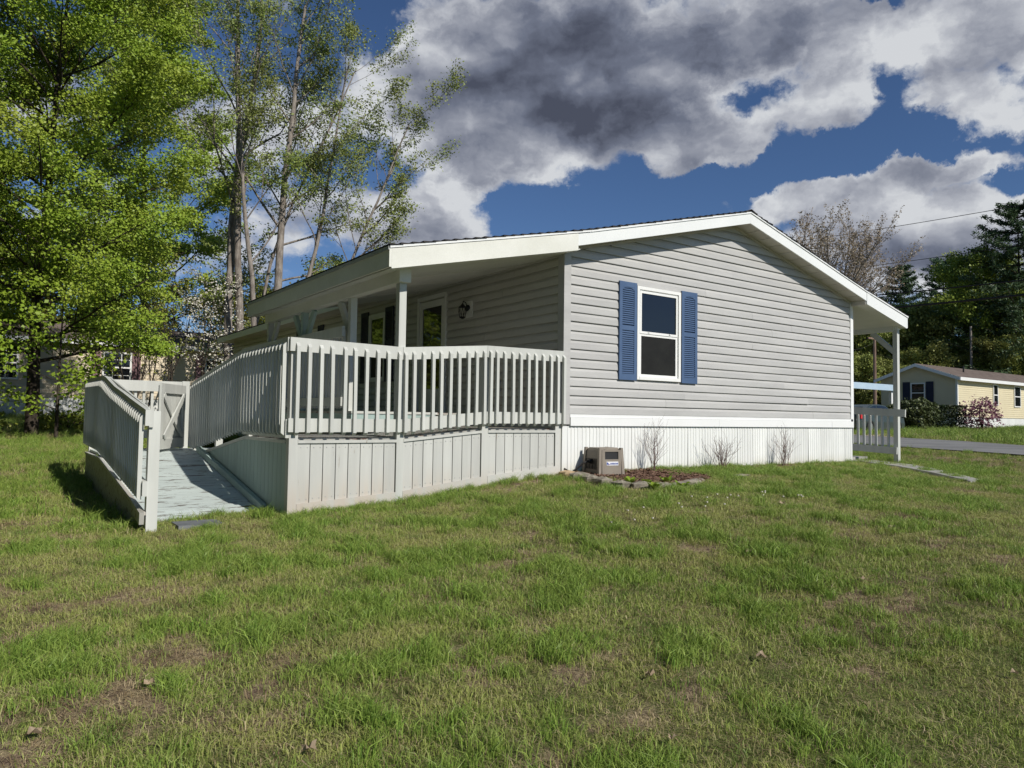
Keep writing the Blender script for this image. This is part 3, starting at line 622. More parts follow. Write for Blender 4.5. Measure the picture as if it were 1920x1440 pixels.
# porch ceiling, eave fascia, beam
part('porch_ceiling', join(soff(-2.73, -.002, .245, Y0+.032, YP-.03)), M['ceiling'], rf)
for y in (1.0, 2.25, 3.5): part('ceiling_batten', soff(-2.6, -.05, .250, y, y+.03), M['ceiling'], rf)
part('eave_board', join(box(-2.795, -2.766, Y0-.0, YP, rtop(-2.78)-.235, rtop(-2.78)-.028)), M['fascia_old'], rf)
part('drip_edge', box(-2.808, -2.797, Y0, YP+.01, rtop(-2.78)-.045, rtop(-2.78)-.004), M['galv'], rf)
part('porch_end_board', rake([-2.765, -1.4, -.43], .03, .25, YP-.03), M['fascia_old'], rf)
part('eave_board', box(-.45, -.425, YP+.01, YE, rtop(-.43)-.17, rtop(-.43)-.01), M['fascia'], rf)
part('eave_soffit', box(-.424, .0, YP+.01, YE, rtop(-.43)-.14, rtop(-.43)-.128), M['soffit'], rf)
part('porch_beam', join(box(-2.52, -2.40, -.06, YP-.06, 1.49, 1.655)), M['fascia_old'], H)
part('eave_board', box(8.70, 8.725, Y0, YE, rtop(8.7)-.24, rtop(8.7)-.028), M['fascia'], rf)
part('porch_ceiling', soff(W+.03, 8.69, .235, Y0+.032, YE-.03), M['ceiling'], rf)
# roof posts of the left porch (front one comes down to the lawn through the deck)
def gz(x, y): return float(ground(x, y))
PX = (-2.485, -2.395)
part('porch_post', box(*PX, -.0, .09, gz(-2.4, 0)-.05, 1.49), M['rail'], H)
part('post_cap_block', box(PX[0]-.02, PX[1]+.03, -.045, .075, 1.495, 1.66), M['fascia_old'], H)
for y in (1.40, 3.20, 4.86): part('porch_post', box(PX[0], PX[1], y, y+.09, -.28, 1.49), M['mint'] if y == 3.2 else M['rail'], H)
for y, s in ((1.44, 1), (3.24, -1), (3.24, 1), (4.90, -1)):
    part('brace', bar((-2.44, y+s*.05, 1.02), (-2.44, y+s*.42, 1.49), .05, .10, up=(0, 1, 0)), M['mint'] if abs(y-3.24) < .1 else M['rail'], H)
# right-hand porch: beam, posts, railing
bx = 8.62
part('porch_beam', box(bx-.07, bx+.02, -.14, 15.9, 1.80, 1.965), M['fascia_old'], H)
part('porch_post', box(bx-.035, bx+.055, -.20, -.11, gz(8.6, -.15)-.05, 1.83), M['rail'], H)
part('post_cap_block', box(bx-.036, bx+.068, -.215, -.105, 1.832, 2.02), M['fascia'], H)
part('brace', bar((bx-.005, -.13, 1.38), (bx-.005, .33, 1.80), .05, .10, up=(0, 1, 0)), M['rail'], H)
for y in (2.4, 5.2, 8.5): part('porch_post', box(bx-.035, bx+.055, y, y+.09, gz(8.6, y)-.05, 1.80), M['rail'], H)
part('brace', bar((bx-.005, 2.38, 1.38), (bx-.005, 1.93, 1.80), .05, .10, up=(0, 1, 0)), M['rail'], H)
pr = part('porch_rail', bar((bx-.055, -.36, .135), (bx-.055, 2.6, .285), .038, .15), M['rail'], H)
part('bottom_rail', bar((bx-.055, -.19, -.62), (bx-.055, 2.6, -.50), .038, .14), M['rail'], pr)
y = -.02
while y < 2.35:
    part('baluster', box(bx-.038, bx+.0, y, y+.038, -.60+.04*y, .14+.05*y), M['rail'], pr); y += .128
part('porch_slab', box(7.3, 8.9, .6, 15.8, -.9, -.78), M['concrete'], H)

# ------------------------------------------------------------------ deck and ramp
D = root('deck_ramp', (-3.7, 0, -1.13), 'white painted wooden wheelchair ramp with slatted railings wrapping the left porch', 'ramp')
RP, WB = M['rail'], M['paint']
zt = lambda x: float(np.interp(x, [-3.8, -2.44, -1.29, 0], [.755, .735, .835, .845]))      # top of front rail
zf = lambda x: float(np.interp(x, [-3.8, -2.46, -1.27, 0], [-.31, -.31, -.20, -.20]))     # deck surface along the front
jr = random.Random(11)
# posts
for x0, x1 in ((-3.735, -3.640), (-1.315, -1.220), (-.135, -.040)):
    part('post', box(x0, x1, .0, .095, gz(x0, 0)-.06, zt(x0)-.15 if x0 > -3.6 else zt(x0)-.14), WB, D)
# front rails: boards butted at the posts
def slope_board(xa, xb, y0, y1, ztop, h):
    V = [(xa, y0, ztop(xa)-h), (xb, y0, ztop(xb)-h), (xb, y1, ztop(xb)-h), (xa, y1, ztop(xa)-h), (xa, y0, ztop(xa)), (xb, y0, ztop(xb)), (xb, y1, ztop(xb)), (xa, y1, ztop(xa))]
    return V, BF
for xa, xb in ((-3.76, -2.442), (-2.438, -1.272), (-1.268, -.034)):
    part('top_rail', slope_board(xa, xb, -.04, -.002, zt, .145), RP, D)
    part('bottom_rail', slope_board(xa+.0, xb, -.04, -.002, lambda x: zf(x)+.21, .145), RP, D)
def baluster(x, y, zb, ztp, axis, s=.038, parent=D, mat=RP, lean=0., lx_=0.):
    """2x2 picket, both ends cut on a slant; axis 1: pickets stand off towards -Y, axis 0: towards -X"""
    t = .030
    if axis == 1:
        P = [(y+s, zb), (y, zb+t), (y, ztp-t*1.3), (y+s, ztp)]
        V, F = prism(P, 0, x, x+s)
    else:
        P = [(x+s, zb), (x, zb+t), (x, ztp-t*1.3), (x+s, ztp)]
        V, F = prism(P, 1, y, y+s)
    V = [((vx+(lean if vz > 0 else 0)+(0), vy, vz)) for vx, vy, vz in V]
    return part('baluster', (V, F), mat, parent)
xs = list(np.linspace(-3.575, -2.52, 9))+[-2.425]+list(np.linspace(-2.325, -1.335, 9))+[-1.255]+list(np.linspace(-1.15, -.17, 9))+[-.055]
xs = [-3.70]+xs
for x in xs:
    x += jr.uniform(-.006, .006)
    baluster(x, -.079, zf(x)+.03+jr.uniform(-.004, .004), zt(x)-.055+jr.uniform(-.003, .003), 1, lean=jr.uniform(-.006, .006))
# skirt boards between posts
def gb(x): return gz(x, 0)
for (xa, xb, n) in ((-3.638, -2.487, 8), (-2.393, -1.317, 8), (-1.218, -.137, 8)):
    w_ = (xb-xa)/n
    part('backing_board', join(slope_board(xa, xb, .085, .10, lambda x: zf(x)-.045, .7)), M['bark_dark'], D)  # dark sheet stands in for the shade behind the board gaps
    for i in range(n):
        a = xa+i*w_; b = a+w_-.009; off = jr.uniform(0, .003)
        V = [(a, .014+off, gb(a)+.06), (b, .014+off, gb(b)+.06), (b, .036, gb(b)+.06), (a, .036, gb(a)+.06), (a, .014+off, zf(a)-.055), (b, .014+off, zf(b)-.055), (b, .036, zf(b)-.055), (a, .036, zf(a)-.055)]
        part('skirt_board', (V, BF), WB, D)
    part('ledge_trim', slope_board(xa, xb+.0, -.004, .038, lambda x: zf(x)-.022, .032), WB, D)
    hb = .125
    V = [(xa, -.002, gb(xa)-.03), (xb, -.002, gb(xb)-.03), (xb, .012, gb(xb)-.03), (xa, .012, gb(xa)-.03), (xa, -.002, gb(xa)+hb), (xb, -.002, gb(xb)+hb), (xb, .012, gb(xb)+hb), (xa, .012, gb(xa)+hb)]
    part('base_board', (V, BF), WB, D)
nh = []
for (xa, xb, n) in ((-3.638, -2.487, 8), (-2.393, -1.317, 8), (-1.218, -.137, 8)):
    w_ = (xb-xa)/n
    for i in range(n):
        for fx in (.25, .75):
            for zz in (zf(xa+i*w_)-.10, gb(xa+i*w_)+.17):
                x = xa+i*w_+fx*w_; nh.append(box(x-.0045, x+.0045, .0115, .0165, zz-.0045, zz+.0045))
nh = part('nail_heads', join(*nh), M['galv'], D); nh['kind'] = 'stuff'
# deck boards
def dboard(x0, x1, y0, y1, zfun, t=.032, mat='deckgrey', axis='y'):
    V = [(x0, y0, zfun(x0, y0)-t), (x1, y0, zfun(x1, y0)-t), (x1, y1, zfun(x1, y1)-t), (x0, y1, zfun(x0, y1)-t), (x0, y0, zfun(x0, y0)), (x1, y0, zfun(x1, y0)), (x1, y1, zfun(x1, y1)), (x0, y1, zfun(x0, y1))]
    part('deck_board', (V, BF), M[mat], D)
RY0, RY1, LE = 1.60, 3.92, 5.0                 # upper run starts, lower landing starts, landing ends
zu = lambda x, y: float(np.interp(y, [0, RY0, RY1, LE], [-.31, -.31, -.62, -.62]))
y = .06
while y < 1.27:
    for xa, xb in ((-3.70, -2.49), (-2.385, -1.27), (-1.265, -.02)): dboard(xa, xb, y, y+.132, lambda x, yy: zf(x)-.0)
    y += .139
y = 1.31
while y < LE-.1:
    dboard(-3.69, -2.56, y, y+.132, zu, mat='ramp' if y > 1.7 else 'deckgrey'); y += .139
zl = lambda x, y: float(np.interp(y, [.62, RY1, 5.1], [-1.165, -.62, -.62]))
y = .62
while y < LE-.1:
    dboard(-5.06, -3.70 if y < RY1 else -3.695, y, y+.133, zl, mat='ramp'); y += .142
part('ramp_lip', box(-4.98, -3.70, .585, .616, -1.24, -1.175), WB, D)
# porch platform
part('platform_riser', box(-2.47, -1.24, 1.285, 1.30, -.26, -.038), M['mint'], D)
part('platform_riser', box(-2.495, -2.475, 1.285, 12.0, -.30, -.038), M['mint'], D)
part('platform_riser', box(-1.255, -1.24, 1.302, 1.9, -.26, -.038), M['mint'], D)
y = 1.27
while y < 12:
    dboard(-2.50, -1.22 if y < 1.9 else -.02, y, y+.138, lambda x, yy: -.004, mat='deckgrey' if y > 1.35 else 'rail'); y += .1425
dboard(-1.20, -.02, 1.30, 1.9, lambda x, yy: -.2)
# inner railing on the platform edge
ri = part('porch_railing', box(-2.555, -2.517, 1.50, 4.84, .98, 1.12), RP, D)
part('bottom_rail', box(-2.555, -2.517, 1.50, 4.84, .06, .18), RP, ri)
y = 1.56
while y < 4.8:
    part('baluster', box(-2.515, -2.478, y, y+.038, .03, 1.07), RP, ri); y += .118
# outer railing of the upper run (pickets face the lower ramp)
zr = lambda y: float(np.interp(y, [0, RY0, 4.45], [.755, .745, .405]))
def yboard(name, x0, x1, ya, yb, zfun, h, mat=RP, parent=D):
    V = [(x0, ya, zfun(ya)-h), (x1, ya, zfun(ya)-h), (x1, yb, zfun(yb)-h), (x0, yb, zfun(yb)-h), (x0, ya, zfun(ya)), (x1, ya, zfun(ya)), (x1, yb, zfun(yb)), (x0, yb, zfun(yb))]
    return part(name, (V, BF), mat, parent)
zbt = lambda y: zu(0, y)+.20
yboard('top_rail', -3.775, -3.737, -.0, RY0, zr, .145); yboard('top_rail', -3.775, -3.737, RY0+.003, 4.40, zr, .145)
yboard('bottom_rail', -3.775, -3.737, .0, RY0, zbt, .198); yboard('bottom_rail', -3.775, -3.737, RY0+.003, 4.36, zbt, .145)  # first bottom rail deepened to block slivers of sun on the ramp
for y in (1.45, 3.0, 4.3):
    part('post', box(-3.735, -3.645, y, y+.09, zu(0, y)-.02, zr(y)-.02), WB, D)
y = .03; n = 0
while y < 4.36:
    baluster(-3.814, y, zbt(y)-.175+(0 if y < RY0 else .0), zr(y)-.045, 0); y += .1225; n += 1
# boarded side below the upper run and kerb on the lower ramp
yy = np.arange(.115, 3.75, .142)
for a in yy:
    b = a+.136
    V = []
    for z_ in (0, 1):
        for (x_, y_) in ((-3.725, a), (-3.700, a), (-3.700, b), (-3.725, b)):
            V.append((x_, y_, (zu(0, y_)-.058) if z_ else min(zl(0, y_)-.02, zu(0, y_)-.07)))
    part('side_board', (V, BF), M['mint'], D)
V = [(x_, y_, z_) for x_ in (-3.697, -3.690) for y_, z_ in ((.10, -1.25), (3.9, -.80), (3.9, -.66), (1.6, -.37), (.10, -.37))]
part('backing_board', (V, [(0, 1, 2, 3, 4), (9, 8, 7, 6, 5), (0, 5, 6, 1), (1, 6, 7, 2), (2, 7, 8, 3), (3, 8, 9, 4), (4, 9, 5, 0)]), M['bark_dark'], D)  # dark sheet added to stop sun leaking through the side boards
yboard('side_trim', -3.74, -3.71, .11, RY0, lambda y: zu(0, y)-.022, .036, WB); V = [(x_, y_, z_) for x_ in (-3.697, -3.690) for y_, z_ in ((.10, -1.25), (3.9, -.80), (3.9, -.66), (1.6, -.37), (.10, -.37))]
part('backing_board', (V, [(0, 1, 2, 3, 4), (9, 8, 7, 6, 5), (0, 5, 6, 1), (1, 6, 7, 2), (2, 7, 8, 3), (3, 8, 9, 4), (4, 9, 5, 0)]), M['bark_dark'], D)  # same light-blocking sheet once more
yboard('side_trim', -3.74, -3.71, RY0+.002, RY1, lambda y: zu(0, y)-.022, .036, WB)
yboard('kerb', -3.80, -3.742, .66, 3.86, lambda y: zl(0, y)+.088, .08, M['mint'])
part('post', box(-3.722, -3.70, .06, .10, -1.16, -.33), WB, D)
# left railing of the lower ramp: a sagging top rail
LY = [-.05, .35, .9, 1.5, 2.1, 2.55, 2.95, 3.15, 4.98]; LZ = [-.035, .015, .085, .165, .24, .315, .385, .405, .425]
zL = lambda y: float(np.interp(y, LY, LZ)); xL = -5.115
for a, b in zip(LY[:-1], LY[1:]):
    yboard('top_rail', xL, xL+.04, a, b-.001, zL, .15)
yboard('rail_cap', xL+.042, xL+.075, 3.0, 4.95, lambda y: zL(y)+.0, .10)
yboard('rail_cap', xL+.042, xL+.062, .10, 3.0, zL, .05)
zLb = lambda y: float(np.interp(y, [-.05, 3.3, 5], [-.90, -.58, -.55]))
yboard('bottom_rail', xL, xL+.04, -.02, 3.3, lambda y: zLb(y)+.19, .14); yboard('bottom_rail', xL, xL+.04, 3.302, 4.9, lambda y: zLb(y)+.19, .14)
y = .02
while y < 4.95:
    baluster(xL-.039, y, zLb(y), zL(y)-.045, 0); y += .1205
part('post', box(-5.072, -4.975, .00, .095, gz(-5, 0)-.06, -.045), RP, D)
part('post_block', box(-5.078, -5.04, -.028, -.002, -.20, -.03), RP, D)
for y in (1.6, 3.3, 4.88): part('post', box(-5.072, -4.975, y, y+.095, -1.2, zL(y)-.05), RP, D)
# solid side of the lower ramp with a lit ledge
zs = lambda y: float(np.interp(y, [-.05, 3.3, 5], [-1.0, -.66, -.66]))
V = []
for x_ in (-5.10, -5.078):
    V += [(x_, .15, -1.25), (x_, 5.0, -1.25), (x_, 5.0, -.70), (x_, 3.3, -.70), (x_, .15, zs(.15)-.03)]
part('side_panel', (V, [(0, 1, 2, 3, 4)[::-1], (5, 6, 7, 8, 9), (0, 1, 6, 5), (1, 2, 7, 6), (2, 3, 8, 7), (3, 4, 9, 8), (4, 0, 5, 9)]), M['deckgrey'], D)
yboard('ledge_trim', -5.115, -5.075, .0, 3.3, lambda y: zs(y)-.0, .03, WB); yboard('ledge_trim', -5.115, -5.075, 3.302, 5.0, lambda y: zs(y)-.0, .03, WB)
part('joist_end', bar((-5.115, -.04, -1.05), (-5.10, .6, -.99), .04, .11), M['deckgrey'], D)
# far railing of the landing
FY = 5.0
part('top_rail', box(-5.04, -3.70, FY-.04, FY-.002, .27, .435), RP, D)
part('bottom_rail', box(-5.04, -3.70, FY-.04, FY-.002, -.46, -.33), RP, D)
part('post', box(-3.80, -3.69, FY-.05, FY+.045, -1.0, .445), RP, D)
for x in np.arange(-4.95, -3.85, .118): baluster(x, FY+.002, -.50, .40, 1)
# gate, swung open against the far post
gt = part('gate', box(0, .001, 0, .001, 0, .001), RP, D); hx, hy = -3.84, 4.62
bpy.data.objects.remove(gt)
d = np.array([-.495, -.869]); nn = np.array([.869, -.495]); GL = 1.02
def gate_box(a, b, z0, z1, o0, o1):
    V = []
    for z_ in (z0, z1):
        for s_, o_ in ((a, o0), (b, o0), (b, o1), (a, o1)):
            q = np.array([hx, hy])+d*s_+nn*o_; V.append((q[0], q[1], z_))
    return V, [f[::-1] for f in BF]
def gate_bar(a, za, b, zb, w_, o0, o1):
    dd = np.array([b-a, zb-za]); dd /= np.linalg.norm(dd); pp = np.array([-dd[1], dd[0]])*w_/2
    V = []
    for o_ in (o0, o1):
        for s_, z_ in ((a+pp[0], za+pp[1]), (a-pp[0], za-pp[1]), (b-pp[0], zb-pp[1]), (b+pp[0], zb+pp[1])):
            q = np.array([hx, hy])+d*s_+nn*o_; V.append((q[0], q[1], z_))
    return V, BF
gt = part('gate', gate_box(0, GL, -.585, -.44, .0, .03), RP, D)
part('stile', gate_box(0, .10, -.439, .22, .0, .03), RP, gt); part('stile', gate_box(GL-.10, GL, -.439, .36, .0, .03), RP, gt)
part('gate_rail', gate_box(.0, GL-.102, .222, .36, .0, .031), RP, gt)
for i in range(6): part('plank', gate_box(.03+i*.163, .03+i*.163+.150, -.575, .33, -.022, -.003), RP, gt)
part('brace', gate_bar(.12, -.41, GL-.12, .20, .085, .012, .034), RP, gt); part('brace', gate_bar(.12, .20, GL-.12, -.41, .085, .036, .058), RP, gt)
part('latch', gate_box(.12, .16, .20, .215, .03, .05), M['galv'], gt)
# small bits on the platform: hanging plant hook and tread stone
slab = part('stepping_stone', box(-4.78, -4.36, .02, .36, gz(-4.5, .2)-.03, gz(-4.5, .2)+.022), M['slate']); tag(slab, 'flat grey slate stepping stone in the grass at the foot of the ramp', 'stone')
# ------------------------------------------------------------------ garden bed
B0 = lambda x, y: float(ground(x, y))
bedm = []
P = [(.02, -.02), (0.0, -.5), (-.05, -.95), (.0, -1.28), (.25, -1.48), (.6, -1.5), (1.0, -1.36), (1.5, -1.0), (2.2, -.75), (4.5, -.35), (7.0, -.2), (7.0, -.02)]
V = []; c = (.7, -.6)
n = len(P)
V = [(x, y, B0(x, y)+.02) for x, y in P]+[(x+(c[0]-x)*.25, y+(c[1]-y)*.25 if x < 2 else y*.5, B0(x, y)+.035) for x, y in P]
F = [(i, i+1, n+i+1, n+i) for i in range(n-1)]+[tuple(range(n, 2*n))]
bed = part('mulch_bed', (V, F), M['mulch']); tag(bed, 'brown bark mulch bed along the white skirting', kind='structure')
# loose chips
rs = np.random.RandomState(8); N = 2600
X = rs.uniform(.05, 2.0, N); Y = -rs.uniform(.05, 1.4, N); k = (np.hypot((X-.6)/1.35, (Y+.6)/.85) < 1); X, Y = X[k], Y[k]; N = len(X)
a = rs.uniform(0, PI, N); tl = rs.uniform(-.5, .5, N); L = rs.uniform(.012, .035, N); w_ = rs.uniform(.004, .010, N)
base = np.stack([X, Y, ground(X, Y)+.035+rs.uniform(0, .02, N)], 1)
dv = np.stack([np.cos(a)*np.cos(tl), np.sin(a)*np.cos(tl), np.sin(tl)], 1)*L[:, None]; sv = np.stack([-np.sin(a), np.cos(a), rs.uniform(-.5, .5, N)], 1)*w_[:, None]
V = np.stack([base-dv-sv, base+dv-sv, base+dv+sv, base-dv+sv], 1).reshape(-1, 3)
o = part('bark_chips', (V, np.arange(4*N).reshape(-1, 4)), M['mulch'], origin=(0, 0, 0)); tag(o, 'loose bark chips on the garden bed', 'mulch', kind='stuff')
def rock(name, x, y, sx, sy, sz, rz, seed, z=None):
    rr = np.random.RandomState(seed); V = []; F = []
    nu, nv = 9, 6
    for j in range(nv):
        t = -1+2*j/(nv-1)
        for i in range(nu):
            a = 2*PI*i/nu; r = (1-abs(t)**5)**.5*.5+.5*(1 if abs(t) < .9 else .6)
            ca, sa = math.cos(a), math.sin(a); q = (abs(ca)**5+abs(sa)**5)**(-1/5)
            V.append(np.array([ca*q*r*sx/2, sa*q*r*sy/2, t*sz/2])*(1+rr.uniform(-.09, .09, 3)))
    for j in range(nv-1):
        for i in range(nu): F.append((j*nu+i, j*nu+(i+1) % nu, (j+1)*nu+(i+1) % nu, (j+1)*nu+i))
    F += [tuple(range(nu))[::-1], tuple((nv-1)*nu+i for i in range(nu))]
    V = np.array(V); c, s = math.cos(rz), math.sin(rz)
    V = np.stack([V[:, 0]*c-V[:, 1]*s+x, V[:, 0]*s+V[:, 1]*c+y, V[:, 2]+(B0(x, y)+sz*.18 if z is None else z)], 1)
    return part(name, (V, F), M['stone'])
stones = [(-.06, -.16, .20, .20, .12, .3), (-.05, -.40, .17, .26, .13, 1.5), (-.10, -.66, .24, .18, .13, 1.45), (-.13, -.93, .25, .19, .14, 1.6), (-.09, -1.21, .24, .18, .12, 1.9), (.05, -1.42, .24, .17, .12, 2.5), (.28, -1.54, .26, .17, .11, .05), (.55, -1.56, .24, .16, .11, .1), (.82, -1.49, .26, .18, .12, .3), (1.06, -1.36, .22, .16, .10, .5), (1.33, -1.20, .26, .15, .07, .6), (2.55, -.95, .34, .16, .05, .1)]
sl_ = ['dark grey edging stone nearest the ramp corner', 'grey edging stone under the black hose', 'dark edging stone left of the hose reel box', 'grey edging stone in front of the left side of the hose reel box', 'grey edging stone just below the broad leaved weeds', 'grey edging stone at the left turn of the bed border', 'flat grey edging stone in front of the hose reel box', 'flat grey edging stone right of the deepest gap in the border', 'grey edging stone beside the tan one', 'tan edging stone at the right end of the border', 'half buried edging stone right of the tan stone', 'flat stone sunk in the grass in front of the middle twiggy shrub']
for i, (x, y, a, b, c, r) in enumerate(stones): tag(rock('edging_stone', x, y, a, b, c, r, 20+i), sl_[i], 'stone', 'stones edging the garden bed')

# ------------------------------------------------------------------ hose reel box
hb = root('hose_reel_box', (.46, -.30, B0(.46, -.3)), 'taupe resin hose reel box with a black hose standing by the white skirting', 'hose box', rz=-.18)
z0 = .0; h_ = .40
def taper(x0, x1, y0, y1, za, zb, k):
    cx, cy = 0, 0
    V = [(x0, y0, za), (x1, y0, za), (x1, y1, za), (x0, y1, za), (x0*k, y0*k, zb), (x1*k, y0*k, zb), (x1*k, y1*k, zb), (x0*k, y1*k, zb)]
    return V, BF
TP, TD = M['taupe'], M['taupe_dark']
part('body', taper(-.185, .185, -.195, .195, .0, .345, .93), TD, hb)
part('lid', join(([(-.165, -.182, .345), (.165, -.182, .345), (.165, .182, .345), (-.165, .182, .345), (-.165, -.09, .385), (.165, -.09, .385), (.165, .09, .385), (-.165, .09, .385)], BF)), TP, hb)
for sx in (-1, 1):
    for sy in (-1, 1):
        part('corner_leg', taper(*( (-.205, -.165) if sx < 0 else (.165, .205)), *((-.215, -.165) if sy < 0 else (.165, .215)), .0, .385, .90), TP, hb)
def fbx(x0, x1, z0, z1, y=-.2, t=.010):      # on the sloped front
    f = lambda z: y+z*.036
    return [(x0, f(z0), z0), (x1, f(z0), z0), (x1, f(z0)+.02, z0), (x0, f(z0)+.02, z0), (x0, f(z1), z1), (x1, f(z1), z1), (x1, f(z1)+.02, z1), (x0, f(z1)+.02, z1)], BF
part('front_panel', join(fbx(-.150, .150, .02, .235, -.214), fbx(-.150, -.105, .235, .36, -.214), fbx(.105, .150, .235, .36, -.214), fbx(-.105, .105, .335, .365, -.214)), TP, hb)
part('opening', fbx(-.100, .100, .235, .335, -.203), M['darkin'], hb)
for i in range(7): part('side_groove', box(-.194+.0, -.186, -.12+i*.04, -.112+i*.04, .10, .24), M['rubber'], hb)
lab = part('label_plate', fbx(-.085, .100, .155, .205, -.218), M['decal_white'], hb)
def flat(pts, y=-.2215):
    return [(x, y+z*.036, z) for x, z in pts]+[(x, y+.002+z*.036, z) for x, z in pts], [tuple(range(len(pts))), tuple(range(2*len(pts)-1, len(pts)-1, -1))]
part('label_mark', flat([(-.080, .160), (-.060, .172), (-.050, .178), (-.066, .192), (-.080, .200)]), M['decal_blue'], lab)
part('label_mark', flat([(-.062, .163), (-.042, .163), (-.036, .176), (-.052, .176)]), M['decal_red'], lab)
part('label_mark', join(*[flat([(-.028+i*.021, .168), (-.014+i*.021, .168), (-.010+i*.021, .182), (-.017+i*.021, .192), (-.024+i*.021, .184)]) for i in range(6)]), M['decal_blue'], lab)
part('crank_hub', tube([(-.185, .0, .20), (-.235, .0, .205)], [.035, .028], 10), M['rubber'], hb)
hz = B0(0, -.4)
hp = [np.array(q) for q in [(-.23, .0, .205), (-.30, .03, .175), (-.38, .06, .10), (-.45, .08, .045), (-.55, .10, .10)]]
part('hose', tube(hp, .0135, 8), M['rubber'], hb, smooth=True)

# ------------------------------------------------------------------ twiggy shrubs by the skirting
def twigs(name, x, y, h, spread, n, seed, label, buds=60, z=None):
    rr = random.Random(seed); r0 = root(name, (x, y, B0(x, y)), label, 'shrub', 'bare twiggy shrubs along the skirting'); L = []; tips = []
    def br(p, d, ln, r, lv):
        pts = [p]; q = np.array(p); dd = np.array(d)
        for i in range(4):
            dd = dd+np.array([rr.gauss(0, .10), rr.gauss(0, .10), rr.gauss(.03, .08)]); dd /= np.linalg.norm(dd)
            q = q+dd*ln/4; pts.append(q.copy())
            if lv < 3 and rr.random() < .8:
                s = np.array([rr.gauss(0, .5), rr.gauss(0, .5), .25]); e = dd+s; e /= np.linalg.norm(e); br(q.copy(), e, ln*rr.uniform(.35, .6), r*.6, lv+1)
        tips.append((q.copy(), dd)); L.append(tube(pts, [r, r*.85, r*.7, r*.55, r*.4], 4, False))
    for i in range(n):
        a = rr.uniform(0, 2*PI); s = spread*rr.uniform(.2, 1)
        dd = np.array([math.cos(a)*s, math.sin(a)*s*.6, 1.]); dd /= np.linalg.norm(dd)
        br(np.array([x+rr.gauss(0, .02), y+rr.gauss(0, .02), B0(x, y)]), dd, h*rr.uniform(.6, 1), .0045, 1)
    part('stems', join(*L), M['twig'], r0)
    V = []
    for p, dd in tips[:buds*3]:
        for k in range(2):
            c = p-dd*rr.uniform(0, .04); a = np.array([rr.gauss(0, 1) for _ in range(3)]); b = np.cross(a, dd); a /= np.linalg.norm(a); b /= np.linalg.norm(b)+1e-6; s = rr.uniform(.003, .007)
            V += [c-a*s, c+b*s*.6, c+a*s, c-b*s*.6]
    F = np.arange(len(V)).reshape(-1, 4); part('buds', (np.array(V), F), M['bark_dark'], r0)
twigs('bare_shrub', 1.50, -.24, .56, .38, 11, 1, 'bare twiggy shrub nearest the hose reel box, with one long leaning stem')
twigs('bare_shrub', 3.00, -.26, .42, .75, 17, 2, 'wide low bare shrub in the middle of the white skirting')
twigs('bare_shrub', 4.66, -.24, .46, .42, 12, 3, 'upright bare shrub nearest the right corner of the house')
